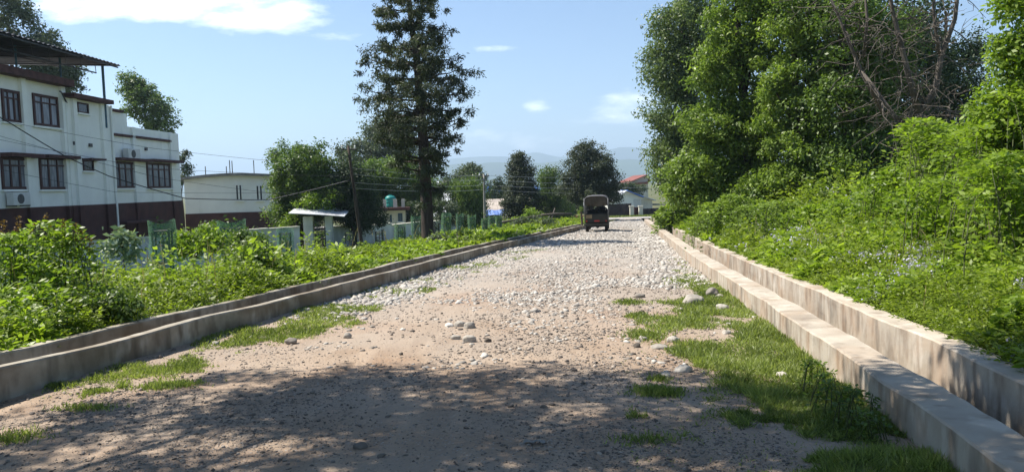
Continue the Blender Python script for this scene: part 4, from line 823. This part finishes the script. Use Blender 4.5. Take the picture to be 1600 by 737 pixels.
def stalks(side, n, y1):
    x, y = sample(n, 4, y1, side, lambda y: np.minimum(.4*y+2, 9)*np.ones_like(y)); z = land(x, y); h = rng.uniform(.4, .95, n); k = 7; t = np.tile(np.linspace(.1, 1, k), n)
    d = np.repeat(rng.normal(size=(n, 2))*.22, k, 0); X = np.repeat(x, k)+d[:, 0]*t*t; Y = np.repeat(y, k)+d[:, 1]*t*t; Z = np.repeat(z, k)+np.repeat(h, k)*t*.9
    D = unit(np.concatenate([d*2*t[:, None]*.5, np.ones((n*k, 1))], 1)); L = np.repeat(h, k)*.2; return leaves(np.stack([X, Y, Z], -1), D, rsph(n*k), L, np.clip(.0012*Y, .006, .03), rng.random(n*k))
tag(leafobj('dry_stalks', [stalks(-1, 420, 30), stalks(1, 220, 26)], leafmat('dry_stalk', (.12, .10, .045), (.36, .31, .15), .2)), kind='stuff')
# lilac flower heads over the right bank
def flowers():
    n = 3600; x, y = sample(n, 4.0, 32, 1, lambda y: np.minimum(.2*y+2.2, 6)*np.ones_like(y)); k = fld(x, y, .9, 30); ok = k > .08; x, y = x[ok], y[ok]; d = x-(XR(y)+RW+RG+RO)
    H = (.38+.22*fld(x, y, .5, 9)+.16*fld(x, y, 1.3, 14))*sm(d/.9+.25)+.54*sm((d-.6)/3.4)+.04; z = land(x, y)+H; c = np.stack([x, y, z], -1); k = 9
    s = np.repeat(np.clip(.0023*y, .014, .036), k); P = np.repeat(c, k, 0)+rng.normal(size=(len(c)*k, 3))*s[:, None]*1.3; D = rsph(len(P)); Nn = unit(rng.normal(size=P.shape)+np.array([0, 0, 1.]))
    return leaves(P, D, Nn, s*1.3, s*1.1, rng.random(len(P)))
tag(leafobj('ageratum_flowers', [flowers()], leafmat('lilac_petal', (.30, .28, .46), (.55, .52, .72), .3)), kind='stuff')
# single plants that stand out
def plant(label, u, v, Y, E_, L, m, per=90, cr=.2, name='bush', cat='bush', group=None, **k): return T(label, u, Y, E_, L, per, m, cr, name=name, cat=cat, group=group, tr=.02, trunk_name='stem', **k)
B_, bo_ = shoots('bush', 'tall bright leafy bush with bronze tips at the left edge', 'bush', [(75, 340, 10, 50, 16), (25, 362, 9.7, 34, 12), (112, 365, 10.5, 30, 8), (60, 390, 9.6, 80, 22), (60, 440, 9, 90, 20)], .085, 120, LM['bright'], arch=.3, asp=.42)
for (u, v) in [(5, 345), (28, 340), (48, 352), (72, 336), (98, 345), (118, 352), (128, 362), (140, 372), (15, 362), (85, 360)]:
    c = at(u, v, 10)-bo_; leafobj('bronze_tip', [crown_parts(np.array([c, c-np.array([0, 0, .07]), c-np.array([.01, 0, .15])]), np.array([.035, .045, .05]), 14, .035, .02)], LM['dry'], B_)
    MB().tube([c+np.array([0, 0, .03]), c-np.array([.03, 0, .5])], .005, 4).build('tip_stem', m_wood, B_)
plant('pale waxy leaved milkweed in front of the maroon plinth', 190, 400, 18, [(186, 372, 12, 14, 12), (206, 378, 8, 10, 6), (176, 390, 14, 12, 10), (198, 392, 14, 12, 8)], .17, 'pale', 11, .26, name='milkweed', cat='plant', asp=.55)
plant('broad yellow green bush between the two largest net guards', 300, 400, 19, [(300, 385, 34, 14, 20), (330, 372, 20, 16, 18), (285, 372, 12, 10, 10)], .11, 'bright', 60, .3)
plant('rounded mid green bush right of the second net guard', 395, 400, 20, [(395, 385, 24, 14, 26), (375, 375, 14, 12, 12), (412, 390, 14, 10, 12)], .11, 'mid', 70, .28)
plant('spiky green clump standing over the second net guard', 345, 370, 22, [(345, 362, 22, 16, 20), (330, 372, 22, 14, 16)], .12, 'mid', 60, .3)
plant('dark green bush among the bright weeds below the second net guard', 392, 410, 13.5, [(395, 408, 30, 20, 26), (380, 425, 26, 16, 18), (412, 425, 24, 16, 16)], .07, 'mid', 70, .2)
plant('low dark bush in the near weeds close to the left drain', 130, 480, 9, [(150, 470, 40, 24, 26), (110, 480, 34, 22, 18), (190, 478, 30, 18, 14)], .06, 'mid', 70, .16)
plant('pale flowered lantana clump at the foot of the silky oak', 690, 380, 26, [(690, 378, 20, 12, 26), (706, 384, 12, 8, 10)], .085, 'grey', 60, .2)
plant('grey green brushy heap near the far end of the left field', 838, 350, 46, [(838, 346, 26, 7, 26), (815, 348, 16, 6, 14)], .15, 'grey', 50, .35)
shoots('creeper', 'big leaved creeper spilling over the right drain wall', 'plant', [(1598, 460, 6.0, 36, 18), (1572, 490, 5.8, 24, 14), (1558, 520, 5.6, 10, 8)], .06, 60, LM['bright'], arch=.12, asp=.6, side=.15)
shoots('trailing_weed', 'dark trailing weed against the right drain wall above the near grass', 'plant', [(1330, 600, 4.9, 30, 12), (1350, 640, 4.6, 20, 8), (1300, 592, 5.2, 14, 6)], .035, 40, LM['mid'], arch=.25, asp=.6, side=.12)
shoots('trailing_weed', 'pale leafed weed rooted beside the sunlit stretch of right drain', 'plant', [(1268, 560, 5.9, 14, 8), (1292, 578, 5.6, 16, 8)], .035, 34, LM['bright'], arch=.25, asp=.6, side=.10)
plant('small weed tuft climbing the left drain wall near its first bend', 420, 480, 11.6, [(440, 482, 22, 8, 12), (415, 486, 10, 6, 6)], .05, 'mid', 24, .08, name='weed', cat='plant')
# ------------------------------------------------------------------ grass
def grass():
    P = []
    def blades(x, y, L, w=.0075, lean=.55):
        z = np.array([road_top(a, b) for a, b in zip(x, y)]); n = len(x); c = np.stack([x, y, z-.004], -1); D = unit(np.concatenate([rng.normal(size=(n, 2))*lean, np.ones((n, 1))], 1)); Nn = rsph(n)
        tint = np.clip(.5+.5*fld(x, y, 1.5, 3)+rng.normal(size=n)*.3, 0, 1); P.append(leaves(c, D, Nn, L, np.full(n, w)*np.clip(y/5, .9, 3), tint))
    n = 300000; y = 1/(1/2.4+(1/20.-1/2.4)*rng.random(n)); w = XR(y)-(.62+.12*(y-4)); w = np.where(y > 10.5, np.maximum(.9, w-.45*(y-10.5)), w); x = XR(y)-rng.random(n)**1.15*w
    k = fld(x, y, 1.0, 50)+.6*fld(x, y*.7, 3.2, 51)+.35*fld(x, y, 9, 52); edge = (XR(y)-x)/w
    pr = sm(.5+1.5*(k+.42-1.05*sm(edge*1.5-.62)-.7*sm((y-11)/5))); ok = (rng.random(n) < .85*pr**1.6*np.clip(1+1.2*fld(x, y*.8, 5, 54), .15, 1.6)) | (rng.random(n) < .012); x, y, k = x[ok], y[ok], pr[ok]
    blades(x, y, rng.uniform(.02, .075, len(x))*(.45+.8*k)*(1+1.0*np.clip(fld(x, y, 2.5, 7), -.4, 1)), .0065, 1.0)
    n = 110000; y = 1/(1/6.0+(1/28.-1/6.0)*rng.random(n)); wl = np.where(y < 11, 1.5, .8+.03*y); x = XL(y)+rng.random(n)*wl
    k = fld(x, y, .9, 60)+.6*fld(x, y*.7, 3, 61)+.3*fld(x, y, 8, 62); e = (x-XL(y))/wl; zone = np.where((y > 7.3) & (y < 11), .05, -.35); pr = sm(.5+1.6*(k+zone+.2-.7*np.abs(e-.4)*np.where(y < 11, 1.4, .6))); ok = rng.random(n) < .7*pr**1.7*np.clip(1+1.2*fld(x, y*.8, 5, 55), .15, 1.5); x, y, k = x[ok], y[ok], pr[ok]
    blades(x, y, rng.uniform(.02, .06, len(x))*(.55+.7*k), .006, .8)
    for (u, v, rx, ry, n) in [(265, 603, .28, .16, 900), (150, 612, .12, .08, 200), (190, 604, .05, .05, 90), (140, 638, .25, .1, 260), (10, 686, .25, .2, 600), (1030, 612, .19, .16, 1100), (1010, 525, .22, .35, 900), (985, 474, .22, .3, 500),
                              (998, 496, .18, .2, 500), (1030, 592, .1, .1, 200), (730, 398, .8, .8, 500), (700, 420, .9, .6, 500), (1060, 548, .12, .2, 300), (1015, 690, .25, .12, 260), (1075, 440, .4, .8, 800), (1085, 385, .3, 1.2, 600), (560, 455, .6, .6, 700), (610, 440, .4, .6, 500), (820, 378, .5, 1.0, 300)]:
        c = at(u, v, 1)-np.array([0, 0, EYE]); t = -EYE/(c[2]-G*c[1]); c = c*t; x = c[0]+rng.normal(size=n)*rx*.5; y = c[1]+rng.normal(size=n)*ry*.5; ok = (x > XL(y)+.02) & (x < XR(y)-.02); x, y = x[ok], y[ok]; blades(x, y, rng.uniform(.03, .07, len(x)))
    # strip beyond the crossing road and at the far left corner
    n = 9000; x = rng.uniform(-6, 34, n); y = rng.uniform(84.1, 85.4, n); c = np.stack([x, y, land(x, y)], -1); D = unit(np.concatenate([rng.normal(size=(n, 2))*.4, np.ones((n, 1))], 1)); P.append(leaves(c, D, rsph(n), rng.uniform(.12, .3, n), np.full(n, .08), rng.random(n)))
    return P
tag(leafobj('grass', grass(), LM['grass']), kind='stuff')
# ------------------------------------------------------------------ stones
def ico(sub):
    import bmesh
    bm = bmesh.new(); bmesh.ops.create_icosphere(bm, subdivisions=sub, radius=1); v = np.array([x.co[:] for x in bm.verts]); f = np.array([[y.index for y in x.verts] for x in bm.faces]); bm.free(); return v, f
def stonemat(name, a, b):
    mt = mat(name, a, .85, .1, 1, .35, 25); t = mt.node_tree; at_ = N(t, 'ShaderNodeAttribute', attribute_name='tint'); rp = N(t, 'ShaderNodeValToRGB'); rp.color_ramp.elements[0].color = (*a, 1); rp.color_ramp.elements[1].color = (*b, 1)
    t.links.new(at_.outputs['Fac'], rp.inputs[0]); n = N(t, 'ShaderNodeTexNoise'); n.inputs['Scale'].default_value = 14; n.inputs['Detail'].default_value = 6; g = N(t, 'ShaderNodeTexCoord'); t.links.new(g.outputs['Object'], n.inputs['Vector'])
    r = N(t, 'ShaderNodeMapRange'); r.inputs[1].default_value = .3; r.inputs[2].default_value = .7; r.inputs[3].default_value = .72; r.inputs[4].default_value = 1.12; t.links.new(n.outputs[0], r.inputs[0])
    mx = N(t, 'ShaderNodeMix', data_type='RGBA', blend_type='MULTIPLY'); mx.inputs[0].default_value = 1; t.links.new(rp.outputs[0], mx.inputs[6]); t.links.new(r.outputs[0], mx.inputs[7]); t.links.new(mx.outputs[2], t.nodes['Principled BSDF'].inputs['Base Color']); return mt
def scatter_stones(name, groups, m):
    Vs, Fs, Ts, off = [], [], [], 0
    for (x, y, s, sub, tint, sink) in groups:
        v0, f0 = ico(sub); n = len(x); var = [v0*(1+.0)*unit_scale for unit_scale in (1,)]
        protos = np.stack([v0*(1+.22*rng.normal(size=(len(v0), 1))) for _ in range(12)]); pi = rng.integers(0, 12, n); P = protos[pi]
        P = P*np.stack([rng.uniform(.8, 1.35, n), rng.uniform(.65, 1.1, n), rng.uniform(.4, .75, n)], -1)[:, None]*s[:, None, None]
        a = rng.random(n)*6.283; c, sn = np.cos(a)[:, None], np.sin(a)[:, None]; P = np.stack([P[..., 0]*c-P[..., 1]*sn, P[..., 0]*sn+P[..., 1]*c, P[..., 2]], -1)
        z = np.array([road_top(p, q) for p, q in zip(x, y)])+s*sink; P = P+np.stack([x, y, z], -1)[:, None]
        Vs.append(P.reshape(-1, 3)); Fs.append((f0[None]+(np.arange(n)*len(v0))[:, None, None]).reshape(-1)+off); off += n*len(v0); Ts.append(np.repeat(tint, len(v0)))
    me = npmesh(name, np.concatenate(Vs), np.concatenate(Fs), 3, np.concatenate(Ts)); return link(name, me, m, smooth=True)
def road_pts(n, y0, y1, pw=1.):
    y = 1/(1/y0**pw+(1/y1**pw-1/y0**pw)*rng.random(n)); y = y**(1/pw); t = rng.random(n); return XL(y)+.03+(XR(y)-XL(y)-.06)*t, y, t
def cobbles():
    G_ = []
    for (n, y0, y1, sub) in [(9000, 7, 15, 2), (22000, 12, 34, 1), (24000, 26, 74, 1)]:
        x, y, t = road_pts(n, y0, y1, 1.3); k = fld(x, y, .45, 70)+.6*fld(x, y, 1.6, 71)
        edge = np.maximum(sm((.24-t)/.16)*sm((y-9.6)/2.2), sm((t-.70)/.16)*sm((y-12)/3)); mid = np.exp(-((x-.3-.12*(y-9))/1.3)**2)*sm((y-8.2)/2)*.75; far = sm((y-14)/9)*.8
        p = np.clip(np.maximum(np.maximum(edge, mid), far)+k*.75-.08, 0, 1)**1.2; p = np.where((t > .80) & (y < 11.5), .02, p); ok = rng.random(n) < p; x, y, e = x[ok], y[ok], edge[ok]
        s = rng.lognormal(-3.85, .42, len(x))*(1+.5*e); s = np.clip(s, .010, .075)*np.clip(y/22, 1, 1.35); G_.append((x, y, s, sub, np.clip(rng.normal(.5, .27, len(x)), 0, 1), -.05))
    return scatter_stones('road_cobbles', G_, stonemat('river_cobble', (.22, .19, .16), (.56, .53, .48)))
tag(cobbles(), kind='stuff')
def gravel():
    n = 150000; x, y, t = road_pts(n, 3.0, 20, 1.1); k = fld(x, y, .8, 80); ok = (rng.random(n) < np.clip(.55+k*1.1, .16, 1)) & (t < .9) & (rng.random(n) > .68*sm((-.3-x+.12*(y-7))/1.0)*sm((y-6.6)/1)*(1-sm((y-13)/4))); x, y = x[ok], y[ok]; s = np.clip(rng.lognormal(-5.3, .55, len(x)), .003, .026)*np.clip(y/6, .8, 1.6)
    return scatter_stones('road_gravel', [(x, y, s, 1, rng.random(len(x))**1.4, .1)], stonemat('crushed_gravel', (.12, .10, .085), (.38, .32, .265)))
tag(gravel(), kind='stuff')
def stone(u, v, wpx, hpx, label, tint, cat='stone', group=None):
    d = ray(u, v); t = -EYE/(d[2]-G*d[1]); c = d*t; y = c[1]; w = wpx*y/1200; h = hpx*y/1200; v0, f0 = ico(3); o = rng.random(3)*9
    cut = rsph(7); cd = rng.uniform(.62, .95, 7); v1 = v0.copy()
    for c_, d_ in zip(cut, cd): k_ = v1@c_; v1 = v1-np.where(k_ > d_, (k_-d_)*.85, 0)[:, None]*c_
    P = np.array([p*(1+.25*mn.noise(Vector(p*1.3+o))+.08*mn.noise(Vector(p*4+o))) for p in v1])*np.array([w/2, w*.38, h*.62]); z = road_top(c[0], y)
    me = npmesh('stone', P, f0.ravel(), 3, np.full(len(P), tint)); ob = link('stone', me, M_ST, smooth=True); ob.location = (c[0], y, z+h*.22); tag(ob, label, cat, group)
M_ST = stonemat('boulder', (.10, .08, .065), (.50, .46, .40))
for a in [(1082, 474, 40, 20, 'large flat topped boulder at the edge of the right grass', .62), (1113, 462, 22, 18, 'brown stone touching the right of the large boulder', .35), (1129, 484, 26, 13, 'pale stone lying in the grass right of the large boulder', .9),
          (1125, 464, 16, 8, 'small pale stone topmost of the cluster at the right grass', .85), (1135, 521, 15, 9, 'small pale stone alone in the middle of the grass verge', .85), (1052, 534, 20, 11, 'white stone beside the flat slab at the grass edge', .95),
          (1030, 543, 30, 8, 'flat slab stone left of a white stone at the grass edge', .6), (1067, 577, 32, 13, 'white oval stone alone on bare dirt beside the grass', .95), (1040, 588, 22, 14, 'pinkish stone just below the white oval stone', .7),
          (1222, 583, 22, 10, 'white stone on the grass just above the shadow line', .9), (995, 543, 12, 10, 'small dark stone left of the flat slab', .12), (734, 516, 20, 12, 'brown stone upper one of the pair in mid road', .6), (734, 536, 22, 13, 'tan stone lower one of the pair in mid road', .7),
          (718, 513, 16, 11, 'pale stone left of the mid road pair', .8), (712, 532, 16, 9, 'pale flat stone lowest left beside the mid road pair', .7), (762, 536, 12, 8, 'small dark chip right of the mid road pair', .05), (543, 529, 14, 10, 'lone round stone on smooth dirt left of centre', .6),
          (455, 536, 22, 12, 'brown stone at the right tip of the left grass patch', .35), (337, 540, 12, 8, 'small white stone inside the left grass patch', .95), (384, 498, 18, 12, 'pale stone propped against the left drain wall', .8), (563, 702, 24, 11, 'dark grey stone in the near shade', .18),
          (1186, 667, 9, 8, 'small grey stone in the shaded near grass', .3), (596, 716, 14, 8, 'small dark stone at the bottom of the near shade', .15), (850, 640, 12, 7, 'small dark stone on the sunlit strip within the shade', .15), (1016, 330+22, 9, 6, 'stone on the far end of the right drain edge', .5),
          (1048, 375, 10, 8, 'grey rock beside the far right drain', .3), (1060, 388, 12, 9, 'darker rock leaning on the far right drain', .2), (1000, 466, 16, 9, 'brownish cobble left of the large boulder', .35), (627, 556, 7, 5, 'tiny dark pebble on the smooth sunlit dirt', .05)]: stone(*a)
def litter():
    d = ray(835, 695); t = -EYE/(d[2]-G*d[1]); c = d*t; n = 12; vs = []
    for i in range(n):
        for j in range(4): x, y = -.07+.14*i/(n-1), -.025+.05*j/3; vs.append((x, y+.012*math.sin(i), .006+.012*mn.noise(Vector((x*40, y*60, 3)))+.006))
    ob = MB().add(vs, [(i*4+j, i*4+j+1, (i+1)*4+j+1, (i+1)*4+j) for i in range(n-1) for j in range(3)]).build('wrapper', m_slab); ob.location = (c[0], c[1], road_top(c[0], c[1])+.004); ob.modifiers.new('s', 'SOLIDIFY').thickness = .002
    tag(ob, 'crumpled grey scrap of plastic lying in the near shade', 'litter')
litter()
# felled logs and a propped branch at the far end of the left field
for (a, b, r, lb) in [((770, 350), (842, 338), .09, 'long grey log lying lowest across the brush heap'), ((800, 344), (868, 334), .07, 'thin upper log slanting towards the dark gabled hut'), ((846, 336), (893, 334), .09, 'short log lying level before the dark gabled hut'), ((862, 342), (867, 325), .05, 'short stake standing up through the logs')]:
    A, B = at(*a, 56), at(*b, 57); zz = lz(A[0], 56)+.15; o = A.copy(); q = MB(); pts = [A-o, (A+B)/2-o+np.array([0, 0, .04]), B-o]; q.tube(pts, [r, r*.9, r*.7], 8); ob = q.build('log', m_bark_grey, smooth=True); ob.location = o; tag(ob, lb, 'log', 'logs at the far end of the left field')
# post beside the jeep
c = at(909, 353, 46); zz = lz(c[0], 46)
pr = empty('post', (c[0], c[1], roadz(46)-.1), label='dark leaf topped post standing just left of the jeep', cat='post'); H = at(909, 331, 46)[2]-roadz(46)+.1
MB().tube([(0, 0, 0), (.02, 0, H*.5), (-.02, 0, H)], [.08, .07, .06], 8).build('shaft', m_wood, pr)
leafobj('creeper', [crown_parts(np.array([(-.1, 0, H+.1), (-.15, 0, H-.1), (.02, 0, H+.25)]), np.array([.18, .15, .12]), 26, .1, .05)], LM['bright'], pr)
# ------------------------------------------------------------------ jeep
def jeep():
    Y = 43.0; c = at(934, 361, Y); x0 = c[0]; z0 = road_top(x0, Y)+.02
    J = empty('jeep', (x0, Y, z0), -.15, label='old canvas topped olive jeep seen from behind on the road', cat='jeep')
    J.scale = (.93, 1, 1); m_ol = mat('dull_olive_paint', (.032, .032, .025), .6, .25, 3, .1); m_can = mat('brown_canvas', (.045, .036, .03), .95, .25, 3, .4, 12); m_canl = mat('faded_tan_canvas', (.075, .062, .045), .95, .2, 2, .3, 12)
    m_plate = mat('red_plate', (.42, .05, .04), .5, .05); m_lens = mat('red_lens', (.30, .02, .015), .3, .05); m_tube = mat('grey_tube', (.17, .17, .18), .5, .1); m_khaki = mat('mud_splash_tan', (.22, .17, .10), .9, .25, 4)
    W_ = .66
    q = MB()   # rear tub with wheel arches, bonnet and wings in front
    q.box(-W_, W_, -1.55, -1.50, .50, 1.02); q.box(-W_, -W_+.05, -1.50, .3, .72, 1.02); q.box(W_-.05, W_, -1.50, .3, .72, 1.02); q.box(-W_+.05, W_-.05, -1.50, .9, .46, .54)
    q.box(-W_, -W_+.26, -1.50, -.3, .545, .72); q.box(W_-.26, W_, -1.50, -.3, .545, .72)
    q.box(-.46, .46, .9, 2.0, .55, 1.02); q.box(-.68, -.463, 1.1, 2.0, .68, .74); q.box(.463, .68, 1.1, 2.0, .68, .74); q.box(-W_, W_, .82, .897, .55, 1.08)
    q.build('body', m_ol, J, bevel=.02)
    q = MB(); q.box(-W_+.03, W_-.03, -1.585, -1.552, .56, .98); q.build('tailgate', m_ol, J, bevel=.015)
    q = MB(); q.box(-W_+.05, -.25, -1.60, -1.588, .76, .96); q.build('faded_panel', m_khaki, J)
    MB().box(-.72, .72, -1.68, -1.60, .36, .46).build('bumper', m_ol, J, bevel=.015)
    MB().box(-.12, .18, -1.62, -1.602, .585, .66).build('number_plate', m_plate, J)
    for s in (-1, 1): MB().lathe([(.0, 0), (.045, 0), (.045, -.03), (.02, -.04)], c=(s*.56, -1.587, .62), axis='y', n=14).build('tail_light', m_lens, J)
    q = MB(); q.tube([(-.5, -1.1, .32), (.5, -1.1, .32)], .05, 8); q.lathe([(.02, -.12), (.12, -.06), (.12, .06), (.02, .12)], c=(.05, -1.1, .32), axis='y', n=12); q.tube([(-.5, 1.2, .32), (.5, 1.2, .32)], .05, 8); q.build('axle', m_steel, J)
    for s in (-1, 1):
        for y in (-1.1, 1.3):
            w = empty('wheel', (s*.56, y, .32)); w.parent = J
            MB().lathe([(.2, -.085), (.27, -.095), (.315, -.075), (.325, -.03), (.325, .03), (.315, .075), (.27, .095), (.2, .085)], axis='x', n=26).build('tyre', m_black, w, smooth=True)
            MB().lathe([(.04, -.05), (.2, -.06), (.205, .06), (.04, .05)], axis='x', n=20).build('rim', m_ol, w)
    # canopy: frame hoops, canvas roof, side sheets, rear flap
    q = MB()
    for y in (-1.52, -.6, .35): q = MB(); q.tube([(-W_-.02, y, 1.0), (-W_-.02, y, 1.5), (-W_+.0, y, 1.82), (-W_+.14, y, 1.93), (-.3, y, 1.965), (.3, y, 1.965), (W_-.14, y, 1.93), (W_-0, y, 1.82), (W_+.02, y, 1.5), (W_+.02, y, 1.0)], .024, 6); q.build('canopy_hoop', m_tube, J, smooth=True)
    for x in (-W_-.03, W_+.03): MB().tube([(x, -1.56, .55), (x, -1.56, 1.85)], .02, 6).build('canopy_pole', m_tube, J, smooth=True)
    prof = [(-W_+.02, 1.45), (-W_+.02, 1.80), (-W_+.15, 1.92), (-.3, 1.955), (0, 1.965), (.3, 1.955), (W_-.15, 1.92), (W_-.02, 1.80), (W_-.02, 1.45)]; vs = []
    for y in np.linspace(-1.50, .45, 7): vs += [(x, y, z-.02*abs(math.sin(y*3.3))*(z > 1.9)) for x, z in prof]
    n = len(prof); ob = MB().add(vs, [(i*n+j, (i+1)*n+j, (i+1)*n+j+1, i*n+j+1) for i in range(6) for j in range(n-1)]).build('canopy', m_can, J); ob.modifiers.new('s', 'SOLIDIFY').thickness = .012
    vs = []
    for i in range(9):
        x = -W_+.03+(2*W_-.06)*i/8; zt = np.interp(x, [p[0] for p in prof[1:-1]], [p[1] for p in prof[1:-1]])-.02; vs += [(x, -1.515, zt), (x, -1.53-.02*math.sin(i*2), 1.65), (x, -1.52+.02*math.sin(i*2), 1.42+.03*math.sin(i*1.1))]
    ob = MB().add(vs, [(i*3+j, (i+1)*3+j, (i+1)*3+j+1, i*3+j+1) for i in range(8) for j in range(2)]).build('rear_flap', m_canl, J); ob.modifiers.new('s', 'SOLIDIFY').thickness = .012
    q = MB(); q.box(-.62, -.12, -.1, 0, .55, 1.18); q.box(.12, .62, -.1, 0, .55, 1.18); q.box(-.62, -.12, -.1, .4, .546, .75); q.box(.12, .62, -.1, .4, .546, .75); q.build('seat', m_black, J, bevel=.03)
    q = MB(); q.box(-.66, .66, .84, .88, 1.08, 1.13); q.box(-.66, .66, .84, .88, 1.5, 1.55); [q.box(x-.025, x+.025, .84, .88, 1.13, 1.5) for x in (-.635, 0, .635)]; q.build('windscreen_frame', m_ol, J)
    q = MB(); q.tube([(-.66, .8, 1.3), (-.8, .78, 1.42)], .012, 5); q.build('mirror_arm', m_steel, J); MB().box(-.87, -.73, .76, .79, 1.38, 1.58).build('mirror', m_ac, J, bevel=.02)
    # driver, seen from behind through the opening
    D = empty('person', (x0+.33, Y+.1, z0+.75), -.15, label='dark clothed driver seen from behind inside the jeep', cat='person')
    me = bpy.data.meshes.new('body'); pts = [(0, 0, .02), (0, 0, .28), (0, .0, .50), (0, 0.01, .58), (0, .02, .66), (0, .03, .76), (-.19, 0, .49), (-.25, .12, .28), (-.16, .36, .30), (.19, 0, .49), (.25, .12, .28), (.16, .36, .30), (-.1, .3, .03), (.1, .3, .03), (-.1, .42, -.2), (.1, .42, -.2)]
    me.from_pydata(pts, [(0, 1), (1, 2), (2, 3), (3, 4), (4, 5), (2, 6), (6, 7), (7, 8), (2, 9), (9, 10), (10, 11), (0, 12), (0, 13), (12, 14), (13, 15)], []); me.materials.append(mat('dark_shirt', (.03, .035, .06), .9, .1)); ob = bpy.data.objects.new('body', me); SC.collection.objects.link(ob); ob.parent = D
    sk = ob.modifiers.new('skin', 'SKIN'); rd = [.15, .14, .13, .055, .085, .09, .065, .045, .035, .065, .045, .035, .08, .08, .055, .055]
    for i, r_ in enumerate(rd): me.skin_vertices[0].data[i].radius = (r_, r_*.85)
    me.skin_vertices[0].data[0].use_root = True; ob.modifiers.new('s', 'SUBSURF').levels = 2
    q = MB().lathe([(.06, .66), (.098, .70), (.106, .76), (.098, .82), (.06, .86), (.01, .872)], c=(0, .03, 0), n=16); q.build('hair', m_black, D, smooth=True)
jeep()
# --MARK3--
